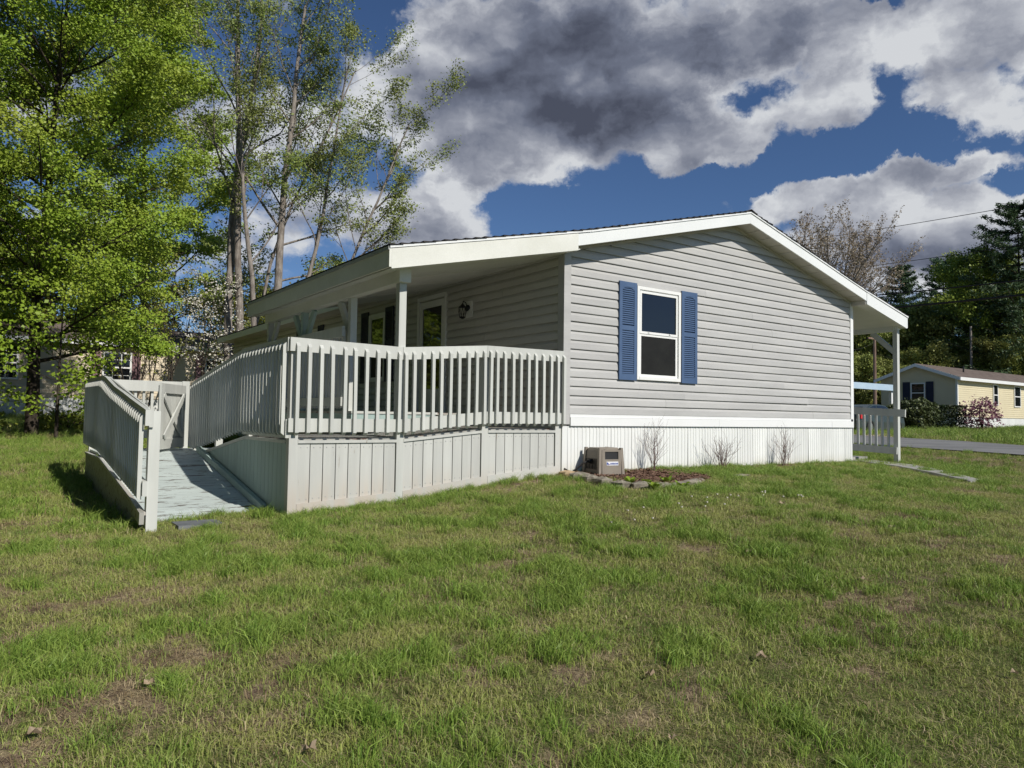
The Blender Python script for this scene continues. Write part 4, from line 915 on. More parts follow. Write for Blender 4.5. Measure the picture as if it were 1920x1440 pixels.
# ------------------------------------------------------------------ neighbours' houses
def simple_house(name, x0, x1, y0, y1, zb, zs, ze, zr, axis_ridge, siding_m, roof_m, label, over=.3, step=.125):
    """single-wide home, ridge along X; zb ground, zs top of skirting, ze eaves, zr ridge"""
    h = root(name, (x0, y0, zb), label, 'house'); ym = (y0+y1)/2
    part('front_wall', join(box(x0, x1, y0+.02, y0+.1, zs, ze), stepped(lambda u, o_, z: (u, y0+.02-o_, z), x1, x0, zs, ze, step, .02)), M[siding_m], h)
    part('back_wall', box(x0, x1, y1-.1, y1, zs, ze), M[siding_m], h)
    prof = [(y0+.1, zs), (y1-.1, zs), (y1-.1, ze-.0), (ym, zr-.12), (y0+.1, ze-.0)]
    gwv, gwf = prism(prof, 0, x0+.02, x0+.1)
    part('gable_wall', (gwv, gwf), M[siding_m], h)
    # clapboards on the gable, each course shortened under the rake
    V = []; F = []; z = zs
    while z < zr-.15:
        t = z+step; lim = lambda zz: (y0, y1) if zz < ze else (np.interp(zz, [ze, zr-.12], [y0, ym]), np.interp(zz, [ze, zr-.12], [y1, ym]))
        a, b = lim(z+.02); c, d = lim(t); k = len(V)
        V += [(x0+.02, a, z), (x0+.02, b, z), (x0, a, z), (x0, b, z), (x0+.018, d, t), (x0+.018, c, t)]
        F += [(k, k+1, k+3, k+2), (k+2, k+3, k+4, k+5)]; z = t
    part('gable_siding', (V, F), M[siding_m], h)
    part('end_wall', (prism(prof, 0, x1-.1, x1)), M[siding_m], h)
    part('corner_trim', join(box(x0-.02, x0+.08, y0-.03, y0-.0, zs, ze), box(x0-.025, x0-.003, y0, y0+.08, zs, ze)), M['trim'], h)
    sk = part('skirting', box(x0+.03, x1, y0+.05, y1, zb-.3, zs), M['skirt'], h)
    V = []; F = []; x = x0+.03
    while x < x1: 
        k = len(V); V += [(x, y0+.05, zb-.2), (x+.11, y0+.03, zb-.2), (x+.11, y0+.03, zs), (x, y0+.05, zs)]; F.append((k, k+1, k+2, k+3)); x += .13
    o = part('skirting_ribs', (V, F), M['skirt'], sk); o['kind'] = 'stuff'
    rfh = part('roof', join(prism([(y0-over, ze-.04), (ym, zr-.04), (ym, zr), (y0-over, ze)], 0, x0-over, x1+over), prism([(y1+over, ze-.04), (ym, zr-.04), (ym, zr), (y1+over, ze)], 0, x0-over, x1+over)), M[roof_m], h)
    part('fascia', box(x0-over-.01, x1+over, y0-over-.03, y0-over-.002, ze-.19, ze-.005), M['trim'], rfh)
    part('soffit', box(x0-over, x1+over, y0-over, y0+.02, ze-.06, ze-.045), M['soffit'], rfh)
    part('rake_board', join(prism([(y0-over, ze-.20), (ym, zr-.20), (ym, zr-.01), (y0-over, ze-.01)], 0, x0-over-.03, x0-over-.001), prism([(y1+over, ze-.20), (ym, zr-.20), (ym, zr-.01), (y1+over, ze-.01)], 0, x0-over-.03, x0-over-.001)), M['fascia'], rfh)
    return h
yx, yy0 = 39.0, 11.5
Y1 = simple_house('yellow_house', yx, yx+17, yy0, yy0+4.4, -.4, .34, 2.62, 3.52, 0, 'cream', 'shingle_brown', 'pale yellow mobile home with brown roof across the road')
xf = lambda u, o_, z: (yx-o_, u, z); yf = lambda u, o_, z: (u, yy0-o_, z)
def small_window(face, u0, u1, z0, z1, parent, grid_=0):
    def b(a, c, d, e, o0, o1): return [face(a, o0, d), face(c, o0, d), face(c, o1, d), face(a, o1, d), face(a, o0, e), face(c, o0, e), face(c, o1, e), face(a, o1, e)], BF
    t = .07; zm = (z0+z1)/2
    w = part('window', join(b(u0, u0+t, z0, z1, -.01, .05), b(u1-t, u1, z0, z1, -.01, .05), b(u0+t, u1-t, z0, z0+t, -.01, .05), b(u0+t, u1-t, z1-t, z1, -.01, .05), b(u0+t, u1-t, zm-.03, zm+.03, -.01, .045)), M['frame'], parent)
    part('pane', b(u0+t, u1-t, z0+t, z1-t, -.005, .024), M['glass'], w)
    if grid_:
        L = [b(u0+t+(u1-u0-2*t)*i/grid_-.012, u0+t+(u1-u0-2*t)*i/grid_+.012, z0+t, z1-t, .025, .04) for i in range(1, grid_)]+[b(u0+t, u1-t, z0+(z1-z0)*q-.012, z0+(z1-z0)*q+.012, .025, .038) for q in (.25, .75)]
        part('muntins', join(*L), M['frame'], w)
    return w
small_window(xf, 13.25, 14.1, 1.15, 2.36, Y1); shutter(xf, 12.78, 13.2, 1.15, 2.42, Y1, M['navy'], louvres=False); shutter(xf, 14.14, 14.56, 1.15, 2.42, Y1, M['navy'], louvres=False)
small_window(yf, 43.8, 44.5, 1.08, 2.40, Y1); small_window(yf, 46.95, 47.95, 1.05, 2.40, Y1); small_window(yf, 51.2, 52.2, 1.05, 2.40, Y1)
part('roof_vent', tube([(42.5, 12.6, 3.0), (42.5, 12.6, 3.5)], .05, 8), M['black'], Y1)
L0 = simple_house('cream_house', -9.5, 8.6, 27.0, 31.2, -.3, .50, 2.86, 3.75, 0, 'cream_pale', 'shingle_brown', 'cream mobile home with mauve shutters behind the trees at left')
lf = lambda u, o_, z: (-3.19+u, 27.0-o_, z)
small_window(lf, .68, 1.78, 1.15, 2.45, L0, 3); shutter(lf, 1.80, 2.12, 1.12, 2.50, L0, M['mauve'], louvres=False); shutter(lf, .30, .62, 1.12, 2.50, L0, M['mauve'], louvres=False)
small_window(lf, 4.72, 5.5, 1.15, 2.40, L0, 3); shutter(lf, 4.34, 4.66, 1.12, 2.50, L0, M['mauve'], louvres=False); shutter(lf, 5.54, 5.86, 1.12, 2.50, L0, M['mauve'], louvres=False)
small_window(lf, -3.4, -2.2, 1.15, 2.45, L0, 3)
# carport / shed with pale blue roof
S = root('carport', (34.2, 14.2, -.45), 'open carport with a pale blue metal roof beside the yellow house', 'carport')
part('roof', join(box(30.6, 36.0, 13.4, 19.5, 2.02, 2.08), box(30.6, 36.0, 13.36, 13.39, 1.76, 2.10)), M['shedroof'], S)
for x in (30.7, 35.5): 
    for y in (13.5, 19.3): part('post', box(x, x+.16, y, y+.16, -.5, 2.0), M['trim'], S)
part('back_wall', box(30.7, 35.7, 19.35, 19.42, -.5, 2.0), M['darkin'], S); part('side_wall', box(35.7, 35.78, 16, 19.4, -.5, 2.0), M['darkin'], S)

# ------------------------------------------------------------------ parked car
def car(x, y, z):
    c = root('parked_car', (x, y, z), 'silver green car parked in the driveway beyond the right porch railing', 'car')
    Wd = .88
    # side outline stations: x, sill z, waist z, roof z (None where no cabin)
    st = [(0, .45, .80, .80), (.06, .30, .98, .98), (.30, .22, 1.02, 1.03), (.75, .20, 1.00, 1.26), (1.30, .20, .98, 1.42), (2.0, .20, .96, 1.45), (2.6, .20, .94, 1.40), (3.25, .20, .92, 1.05), (3.6, .20, .90, .91), (4.2, .24, .78, .78), (4.45, .32, .62, .62)]
    V = []; F = []
    for sx, zs_, zw, zr_ in st:
        k = 1 if .1 < sx < 4.3 else .88
        ring = [(-Wd*k*.96, zs_), (-Wd*k, zs_+(zw-zs_)*.5), (-Wd*k*.95, zw), (Wd*k*.95, zw), (Wd*k, zs_+(zw-zs_)*.5), (Wd*k*.96, zs_)]
        V += [(x+sx, y+a, z+b) for a, b in ring]
    for i in range(len(st)-1):
        for j in range(6): F.append((i*6+j, (i+1)*6+j, (i+1)*6+(j+1) % 6, i*6+(j+1) % 6))
    F += [tuple(range(6)), tuple((len(st)-1)*6+j for j in range(6))[::-1]]
    part('body', (V, F), M['carpaint'], c, smooth=False)
    cab = [s for s in st if s[3]-s[2] > .0]; V = []; F = []
    for sx, zs_, zw, zr_ in cab:
        hh = zr_-zw
        ring = [(-Wd*.93, zw-.01), (-Wd*(.93-.22*hh), zr_-.03), (-Wd*(.86-.22*hh), zr_), (Wd*(.86-.22*hh), zr_), (Wd*(.93-.22*hh), zr_-.03), (Wd*.93, zw-.01)]
        V += [(x+sx, y+a, z+b) for a, b in ring]
    for i in range(len(cab)-1):
        for j in range(5): F.append((i*6+j, (i+1)*6+j, (i+1)*6+j+1, i*6+j+1))
    part('cabin', (V, F), M['carpaint'], c)
    def sidewin(pts, s):
        Q = [(x+px_, y+s*(Wd*(.93-.22*(pz_-.97))+.006), z+pz_) for px_, pz_ in pts]; return Q+[(a, b-s*.01, c_) for a, b, c_ in Q], [tuple(range(len(pts))), tuple(range(2*len(pts)-1, len(pts)-1, -1))]
    for s in (-1, 1):
        part('side_window', sidewin([(.70, 1.06), (1.05, 1.27), (1.35, 1.36), (1.62, 1.38), (1.62, 1.02)], s), M['glass'], c); part('side_window', sidewin([(1.70, 1.02), (1.70, 1.38), (2.15, 1.39), (2.55, 1.33), (3.0, 1.10), (2.9, 1.0)], s), M['glass'], c)
    part('rear_window', ([(x+.34, y-.62, z+1.06), (x+.34, y+.62, z+1.06), (x+.80, y+.55, z+1.31), (x+.80, y-.55, z+1.31), (x+.30, y-.62, z+1.04), (x+.30, y+.62, z+1.04)], [(0, 1, 2, 3)]), M['glass'], c)
    for s in (-1, 1):
        tl = part('tail_light', box(x-.015, x+.22, y+s*.78-.10, y+s*.78+.115, z+.72, z+.94), M['redlamp'], c)
        part('reversing_lamp', box(x-.02, x+.06, y+s*.70-.06, y+s*.70+.06, z+.64, z+.71), M['decal_white'], tl)
    part('number_plate', box(x-.01, x+.03, y-.2, y+.2, z+.55, z+.68), M['decal_white'], c)
    for wx in (.85, 3.55):
        for s in (-1, 1):
            P = [(x+wx, y+s*(Wd-.20), z+.32), (x+wx, y+s*(Wd+.012), z+.32)]
            w = part('wheel', tube(P, .33, 18), M['tyre'], c); part('rim', tube([(x+wx, y+s*(Wd+.005), z+.32), (x+wx, y+s*(Wd+.024), z+.32)], .20, 10), M['rim'], w)
car(27.7, 11.9, -.60)

# ------------------------------------------------------------------ poles and wires
def pole(name, p, h, r, label, arm=True, cat='pole', mat='pole'):
    p = np.array(p); q = root(name, p, label, cat)
    part('shaft', tube([p, p+[0, 0, h]], [r, r*.7], 8), M[mat], q)
    if arm: part('crossarm', box(p[0]-.9, p[0]+.9, p[1]-.05, p[1]+.05, p[2]+h-.45, p[2]+h-.33), M[mat], q)
    return q
a = at(1639.5, 625, 52); pole('utility_pole', (a[0], a[1], -.5), a[2]+.5, .14, 'reddish brown utility pole seen under the right porch roof')
pole('bare_pole', (at(1820, 612, 56)[0], at(1820, 612, 56)[1], -.4), at(1820, 612, 56)[2]+.4, .11, 'thin grey pole rising behind the yellow house roof', arm=False, mat='bark')
def wire(p, q, r, sag, label):
    P = [np.array(p)*(1-t)+np.array(q)*t-np.array([0, 0, sag*4*t*(1-t)]) for t in np.linspace(0, 1, 14)]
    o = part('power_line', tube(P, r, 5), M['rubber']); tag(o, label, 'wire', 'overhead wires at the right')
wire(at(1452, 458, 44), at(2040, 362, 26), .014, .1, 'topmost thin overhead wire crossing the clouds')
wire(at(1452, 520, 44), at(2040, 440, 26), .014, .1, 'second thin overhead wire, passing behind the big pine')
wire(at(1500, 566, 40), at(2040, 512, 24), .028, .05, 'upper of the two dark cables above the porch roof corner')
wire(at(1500, 592, 40), at(2040, 540, 24), .045, .05, 'lowest and thickest black cable above the porch roof corner')
u0 = at(1639, 642, 52)
wire(u0, at(1560, 652, 40), .012, .3, 'short slack wire meeting the brown utility pole from the left'); wire(at(1639, 662, 52), at(1760, 668, 75), .012, .5, 'slack wire leaving the brown utility pole to the right')

# ------------------------------------------------------------------ trees
def quads(C, size, seed, flat=0., kite=.55, up=None, bias=.8):
    """leaf-sized faces; returns V, F, tint"""
    rs = np.random.RandomState(seed); N = len(C); a = rs.normal(size=(N, 3)); b = rs.normal(size=(N, 3))
    if flat: a[:, 2] *= (1-flat); b[:, 2] *= (1-flat)
    nb = rs.normal(size=(N, 3))*.75 + (SUN*.9+np.array([0, 0, .5]))*bias; nb /= np.linalg.norm(nb, axis=1)[:, None]   # leaves turn towards the light
    a -= nb*(a*nb).sum(1)[:, None]; a /= np.linalg.norm(a, axis=1)[:, None]; b = np.cross(nb, a)
    s = (size*rs.uniform(.6, 1.35, N))[:, None]; n = np.cross(a, b)
    V = np.stack([C-a*s*.5, C+b*s*kite*.5+n*s*.08, C+a*s*.5, C-b*s*kite*.5+n*s*.08], 1).reshape(-1, 3)
    return V, np.arange(4*N).reshape(-1, 4), np.repeat(rs.rand(N), 4)
def set_tint(o, t):
    A = o.data.attributes.new('tint', 'FLOAT', 'POINT'); A.data.foreach_set('value', np.asarray(t, np.float32))
def np_tubes(segs, k):
    """many straight tapered segments at once: rows p(3) q(3) r0 r1"""
    S = np.array(segs); n = len(S); p, q = S[:, :3], S[:, 3:6]; d = q-p; d /= np.linalg.norm(d, axis=1)[:, None]+1e-9
    h = np.where(np.abs(d[:, 2:3]) < .9, np.array([[0, 0, 1.]]), np.array([[1., 0, 0]])); s = np.cross(d, h); s /= np.linalg.norm(s, axis=1)[:, None]; t = np.cross(d, s)
    an = 2*PI*np.arange(k)/k; ring = np.cos(an)[None, :, None]*s[:, None]+np.sin(an)[None, :, None]*t[:, None]
    V = np.concatenate([p[:, None]+ring*S[:, 6, None, None], q[:, None]+ring*S[:, 7, None, None]], 1).reshape(-1, 3)
    j = np.arange(k); f = np.stack([j, (j+1) % k, k+(j+1) % k, k+j], 1); F = (f[None]+(np.arange(n)*2*k)[:, None, None]).reshape(-1, 4)
    return V, F
def unit(v): v = np.array(v, float); return v/(np.linalg.norm(v)+1e-9)
class Tree:
    def __init__(s, seed): s.rr = random.Random(seed); s.rs = np.random.RandomState(seed); s.thick = []; s.thin = []; s.pts = []
    def limb(s, p, d, ln, r, lv, spec):
        """spec[lv]: n segments, wobble, upward pull, children count, first fraction, angle, length ratio"""
        ns, wob, pull, nch, f0, ang, lr, rr_ = spec[lv]; p = np.array(p, float); d = unit(d); path = [p.copy()]; rad = [r]
        for i in range(ns):
            d = unit(d+np.array([s.rr.gauss(0, wob), s.rr.gauss(0, wob), s.rr.gauss(0, wob)*.6+pull])); q = p+d*ln/ns; rq = r*(1-.75*(i+1)/ns)
            (s.thick if lv == 0 else s.thin).append([*p, *q, max(rad[-1], .004), max(rq, .003)]); p = q; path.append(p.copy()); rad.append(rq)
        if lv == len(spec)-1:
            s.pts += [(path[i], path[i+1]) for i in range(len(path)-1)]; return path
        for c in range(nch):
            f = f0+(1-f0)*(c+s.rr.random())/nch; x = f*ns; i = min(int(x), ns-1); b = path[i]+(path[i+1]-path[i])*(x-i)
            dd = unit(path[i+1]-path[i]); side = np.array([s.rr.gauss(0, 1) for _ in range(3)]); side = unit(side-dd*(side@dd)); side[2] *= .6
            a = ang*s.rr.uniform(.7, 1.25); nd = dd*math.cos(a)+side*math.sin(a)
            s.limb(b, nd, ln*lr*(1.15-.55*f)*s.rr.uniform(.75, 1.2), max(rad[i]*rr_, .004), lv+1, spec)
        if lv > 0: s.pts.append((path[-2], path[-1]))
        return path
    def leafpts(s, n, spread, flat=.5):
        A = np.array([a for a, b in s.pts]); B = np.array([b for a, b in s.pts]); i = s.rs.randint(0, len(A), n); t = s.rs.rand(n, 1)**.6
        off = s.rs.normal(size=(n, 3))*spread; off[:, 2] *= (1-flat)
        return A[i]*(1-t)+B[i]*t+off
def build_tree(name, T, base, leafm, bark, nleaf, lsize, spread, label, cat='tree', group=None, flat=.5, seed=1, keep=None, kite=.6, lflat=.3):
    r = root(name, base, label, cat, group)
    V1, F1 = np_tubes(T.thick, 9); V2, F2 = np_tubes(T.thin, 4)
    part('trunk', (V1, F1), M[bark], r, smooth=True, origin=base)
    part('branches', (V2, F2), M[bark], r, origin=base)
    C = T.leafpts(nleaf, spread, flat)
    if keep is not None: C = C[keep(C)]
    V, F, t = quads(C, lsize, seed, flat=lflat, kite=kite); o = part('crown', (V, F), M[leafm], r, origin=base); set_tint(o, t)
    return r
def copy_thing(src, loc, rz, sc, label=None):
    c = src.copy(); COL.objects.link(c); c.location = loc; c.rotation_euler = (0, 0, rz); c.scale = (sc[0], sc[0], sc[1]) if isinstance(sc, tuple) else (sc,)*3
    if label: c['label'] = label
    for ch in src.children:
        d = ch.copy(); COL.objects.link(d); d.parent = c
    return c
# the big maple at the left edge
def maple(seed, base, h, reach, nb, r, f0=.12):
    T = Tree(seed); p = np.array(base, float); pts = [p]
    d = np.array([.0, 0, 1.])
    for i in range(12):
        d = unit(d+np.array([T.rr.gauss(0, .03), T.rr.gauss(0, .03), .1])); q = p+d*h*.95/12; T.thick.append([*p, *q, r*(1-i/12.5), r*(1-(i+1)/12.5)]); p = q; pts.append(p)
    spec = [None, (6, .09, .03, 6, .25, .75, .42, .55), (4, .12, .02, 5, .25, .7, .5, .5), (3, .15, .0, 0, 0, 0, 0, 0)]
    for b in range(nb):
        f = f0+(.98-f0)*(b/nb); x = f*12; i = min(int(x), 11); q = pts[i]+(pts[i+1]-pts[i])*(x-i); a = b*2.4+T.rr.uniform(-.4, .4)
        ln = reach*(math.sin(PI*min(1, (f*.74+.17)))**.5)*T.rr.uniform(.8, 1.12); el = .12+.9*f
        T.limb(q, (math.cos(a), math.sin(a), el), ln, r*.36*(1-f*.7), 1, spec)
    return T
def mkmaple(seed, b, h, reach, nb, r, n, ls, label, lm='leaf_maple', grp=None, spread=.21, f0=.14):
    base = (b[0], b[1], B0(b[0], b[1])-.05); T = maple(seed, base, h, reach, nb, r, f0)
    return build_tree('maple_tree', T, base, lm, 'bark_dark', n, ls, spread, label, group=grp, flat=.55, seed=seed, lflat=.2, kite=.75)
mkmaple(4, (-5.35, 15.6), 15.5, 4.3, 66, .17, 230000, .075, 'tall bright green maple at the left edge with a dark leaning trunk')
mkmaple(9, (-9.0, 17.5), 15.5, 4.2, 44, .17, 110000, .085, 'green maple standing at the far left edge of the photo')
mkmaple(14, tuple(at(262, 760, 37)[:2]), 24.0, 5.6, 46, .22, 120000, .13, 'tall yellow green maple rising behind the cream house roof', f0=.2, spread=.22)
mkmaple(21, (-4.9, 14.0), 4.6, 1.5, 16, .05, 3800, .10, 'young bright yellow green maple in front of the cream house', lm='leaf_maple2')
MT = COL.objects['maple_tree']
for i, (x, y, rz, sc, lb) in enumerate([(-13.5, -9, 1., .85, 'maple beyond the left edge, beside the photographer'), (-12.5, -2.5, 2., .95, 'maple beyond the left edge, level with the foot of the ramp'), (-12.2, 4.5, 3.1, .9, 'maple beyond the left edge, level with the upper ramp'), (-13.5, 10.5, 4., 1., 'maple beyond the left edge, nearest the cream house'), (-18, 1, 5., 1.1, 'second row maple beyond the left edge'), (-18.5, -7, .5, 1., 'second row maple behind the photographer on the left')]):
    copy_thing(MT, (x, y, B0(x, y)-.1), rz, sc, lb)
for i, (x, y, rz, sc, lb) in enumerate([(-12.2, 1.2, .3, .95, 'maple beyond the left edge between two others, level with the ramp post'), (-12.4, 8.2, 1.3, .95, 'maple beyond the left edge, level with the far landing'), (-11.9, -6., 2.3, .9, 'maple beyond the left edge, in front of the ramp')]):  # unseen maples added to hold sky light off the left faces
    copy_thing(MT, (x, y, B0(x, y)-.1), rz, sc, lb)
# multi-stemmed trees with thin spring leaves
def stems(seed, base, stemlist, label, n, spread=.16, lsize=.085, side=()):
    T = Tree(seed)
    spec = [(12, .045, .03, 11, .42, .62, .30, .40), (6, .10, .05, 6, .2, .55, .45, .45), (4, .12, .03, 3, .2, .6, .5, .45), (3, .14, .0, 0, 0, 0, 0, 0)]
    paths = []
    for (bx_, by_, dx, dy, ln, r) in stemlist:
        paths.append(T.limb((base[0]+bx_, base[1]+by_, base[2]), (dx, dy, 1.), ln, r, 0, spec))
    for (k, f, d0, ln0, r0) in side:
        P_ = paths[k]; x_ = f*(len(P_)-1); i_ = int(x_); T.limb(P_[i_]+(P_[i_+1]-P_[i_])*(x_-i_), d0, ln0, r0, 1, spec)
    return build_tree('ash_tree', T, base, 'leaf_sparse', 'bark', n, lsize, spread, label, flat=.5, seed=seed, kite=.6)
b = (1.45, 22.3, B0(1.45, 22.3)-.1)
stems(31, b, [(0, 0, -.085, .0, 19, .19), (.42, -.05, -.04, .0, 20, .18), (.5, 0, .055, .0, 16, .09)], 'tall grey barked tree with two upright trunks left of the porch roof', 15000, lsize=.10)
b = (1.95, 20.6, B0(1.95, 20.6)-.1)
stems(37, b, [(-.05, .0, .03, .0, 14, .13), (.3, -.1, .16, -.02, 17, .20), (.3, -.1, .30, -.05, 15, .11), (.34, -.1, .40, -.10, 13.5, .10)], 'forked grey barked tree leaning right behind the porch roof with airy spring leaves', 46000, lsize=.10, side=[((1, 3)[i_ % 2], .34+.042*i_, (1, math.sin(i_*2.3)*.45, .28+.07*i_), 3.7-.17*i_, .045) for i_ in range(13)])
# saplings and blossom in front of the cream house
def sapling(seed, x, y, h, reach, nb, n, lm, label, name='sapling', ls=.08, cat='tree', grp=None, spread=.1):
    base = (x, y, B0(x, y)-.03); T = Tree(seed); spec = [(6, .06, .03, nb, .25, .8, .42, .5), (4, .14, .03, 5, .2, .8, .5, .5), (3, .15, .0, 0, 0, 0, 0, 0)]
    for k in range(3): T.limb((x+T.rr.gauss(0, .12), y+T.rr.gauss(0, .12), base[2]), (T.rr.gauss(0, .16), T.rr.gauss(0, .1), 1), h*T.rr.uniform(.8, 1), .035, 0, spec)
    return build_tree(name, T, base, lm, 'bark_dark', n, ls, spread, label, cat=cat, group=grp, flat=.6, seed=seed)
sapling(41, -1.9, 22.5, 4.8, 1.3, 7, 900, 'leaf_olive', 'thin stemmed sapling in front of the multi paned window of the cream house', ls=.11)
sapling(42, -.5, 22.8, 5.4, 1.3, 7, 900, 'leaf_olive', 'olive brown sapling in front of the cream wall', ls=.11)
sapling(43, .25, 22.0, 5.6, 1.4, 9, 1500, 'flower', 'white blossoming tree beside the two upright grey trunks', name='blossom_tree', ls=.085)
sapling(44, -.9, 25.2, 7.4, 1.5, 8, 900, 'leaf_olive', 'taller brownish olive sapling close to the cream house roof', ls=.12)
sapling(45, 1.6, 24.2, 7.5, 1.5, 11, 6000, 'leaf_sparse', 'slim pale green sapling behind the grey trunks', ls=.11)
sapling(46, -6.6, 13.3, 3.2, 1.2, 9, 4200, 'leaf_maple', 'low leafy sapling left of the dark maple trunk', ls=.10)
# undergrowth along the wood edge
def bush(name, x, y, sx, sy, h, n, lm, label, seed, cat='shrub', ls=.09, shape=.5, grp=None, z=None, lump=.22):
    rs = np.random.RandomState(seed); z = B0(x, y) if z is None else z; r = root(name, (x, y, z), label, cat, grp)
    C = rs.normal(size=(n, 3)); C /= np.linalg.norm(C, axis=1)[:, None]
    f = 1+lump*np.sin(C[:, 0]*6+seed)*np.cos(C[:, 1]*5+C[:, 2]*7+seed)+lump*.6*np.sin(C[:, 2]*11+C[:, 0]*9)
    q = rs.uniform(.55, 1.03, n)**.6*f; C = C*q[:, None]
    C = C*np.array([sx/2, sy/2, h/2])+np.array([x, y, z+h/2]); C = C[C[:, 2] > z+.02]
    V, F, t = quads(C, ls, seed, kite=.7); o = part('foliage', (V, F), M[lm], r, origin=(x, y, z)); set_tint(o, t)
    T = [[x, y, z-.1, x+rs.normal()*sx*.16, y+rs.normal()*sy*.16, z+h*.7, .03, .012] for k in range(6)]
    part('stems', np_tubes(T, 5), M['bark_dark'], r, origin=(x, y, z)); return r
bush('undergrowth', -7.0, 15.6, 2.0, 1.0, .75, 1500, 'leaf_yellow', 'yellow leaved undergrowth in front of the maple trunk at the lawn edge', 51, ls=.12, lump=.35)
bush('undergrowth', -4.4, 17.6, 1.8, 1.0, .6, 1100, 'leaf_yellow', 'yellowish low growth right of the maple trunk', 52, ls=.11, lump=.35)
bush('undergrowth', -3.0, 18.6, 1.8, 1.0, .7, 1200, 'leaf_olive', 'brownish low growth behind the left ramp railing', 53, ls=.10, lump=.35)
bush('evergreen_shrub', -8.4, 14.5, 2.2, 1.8, 2.2, 5200, 'needle_blue', 'dark evergreen shrub at the left edge of the lawn', 54, ls=.14, lump=.3)
for i, (x, y) in enumerate([(-10.6, -3.2), (-11.0, -.4), (-10.7, 2.2), (-11.1, 4.9), (-10.9, 7.6), (-11.6, 10.4)]):  # unseen evergreens added as a screen against sky light from the left
    bush('evergreen_shrub', x, y, 2.6, 2.9, 3.6, 5200, 'hedge', ['tall dark evergreen beyond the left edge, nearest the photographer', 'tall dark evergreen beyond the left edge, second from the photographer', 'tall dark evergreen beyond the left edge, level with the ramp', 'tall dark evergreen beyond the left edge, level with the gate', 'tall dark evergreen beyond the left edge, behind the gate', 'tall dark evergreen beyond the left edge, nearest the woods'][i], 120+i, ls=.17, lump=.18, grp='evergreens beyond the left edge')
# budding tree behind the roof
T = Tree(61); base = (at(1555, 560, 31)[0], at(1555, 560, 31)[1], -.5)
spec = [(4, .05, .06, 0, 0, 0, 0, 0)]
sp2 = [None, (6, .07, .05, 10, .15, .50, .55, .5), (5, .09, .05, 6, .15, .5, .5, .55), (4, .10, .05, 0, 0, 0, 0, 0)]
p = np.array(base); T.thick.append([*p, *(p+[.05, 0, 4.2]), .2, .16])
for k in range(17):
    a = k*2.4; T.limb(p+[.05, 0, 3.9+.08*k], (math.cos(a)*.85+.12, math.sin(a)*.85, .62+.06*k), 4.0*T.rr.uniform(.85, 1.05), .06, 1, sp2)
build_tree('budding_tree', T, tuple(base), 'bud', 'bark', 17000, .08, .06, 'rounded brownish tree just coming into bud behind the right side of the roof', flat=.1, seed=6)
# pines
def pine(seed, h, reach, whorls, n, up=.35, top_open=1.):
    T = Tree(seed); p = np.zeros(3); T.thick.append([0, 0, 0, 0, 0, h, h*.013, .02]); A = []
    for w in range(whorls):
        f = .12+.88*(w/whorls)**.85; z = h*f; m = 6 if f < .8 else 5
        for k in range(m):
            a = k*2*PI/m+w*1.1+T.rr.uniform(-.3, .3); ln = reach*(1-f)**.62*T.rr.uniform(.6, 1.2)+.5; el = -.05+up*f+T.rr.uniform(-.08, .1)
            q0 = np.array([0, 0, z]); d = unit((math.cos(a), math.sin(a), el)); q1 = q0+d*ln*.55; q2 = q1+unit(d+[0, 0, .25])*ln*.45
            T.thin += [[*q0, *q1, .05, .03], [*q1, *q2, .03, .01]]
            for s_, e_ in ((q0+(q1-q0)*.35, q1), (q1, q2)):
                for j in range(5):
                    c = s_+(e_-s_)*T.rr.random(); sd = unit(np.cross(d, [0, 0, 1]))*T.rr.choice((-1, 1)); A.append((c, c+(sd*.7+d*.5+np.array([0, 0, .15]))*ln*.22*T.rr.uniform(.5, 1.2)))
                A.append((s_, e_))
    T.pts = A; C = T.leafpts(n, .16, .45); return T, C
def mkpine(loc, seed, h, reach, wh, n, lm, label, ls=.4, group='pines on the skyline'):
    T, C = pine(seed, h, reach, wh, n); r = root('pine_tree', (0, 0, 0), label, 'tree', group)
    part('trunk', np_tubes(T.thick, 7), M['bark_dark'], r, smooth=True, origin=(0, 0, 0)); part('branches', np_tubes(T.thin, 4), M['bark_dark'], r, origin=(0, 0, 0))
    V, F, t = quads(C, ls, seed, kite=.22, flat=.2); o = part('crown', (V, F), M[lm], r, origin=(0, 0, 0)); set_tint(o, t); r.location = loc; return r
def gp(px, d): q = at(px, 780, d); return (q[0], q[1], B0(q[0], q[1])-.2)
P1 = mkpine(gp(1690, 72), 71, 16.2, 4.6, 20, 15000, 'needle', 'narrow topped pine left of the others on the skyline', .42)
P2 = mkpine(gp(1772, 74), 72, 17.4, 5.2, 21, 15000, 'needle_blue', 'pine with an open plume shaped top beside the gap of sky', .42)
P3 = mkpine(gp(1835, 76), 73, 18.4, 5.6, 22, 15000, 'needle_blue', 'bluish pine between the plume topped pine and the big dark pine', .42)
P4 = mkpine(gp(1915, 56), 74, 17.8, 6.4, 22, 26000, 'needle', 'biggest and darkest pine at the right edge of the photo', .36)
copy_thing(P1, gp(1990, 62), 2., 1.1, 'tall dark pine just outside the right edge'); copy_thing(P2, gp(1612, 86), 1., .80, 'low distant pine behind the right porch roof'); copy_thing(P1, gp(1740, 95), 3., .95, 'most distant pine in the gap between the two skyline pines')
copy_thing(P3, gp(1655, 90), 4., .82, 'distant pine right of the brown utility pole')
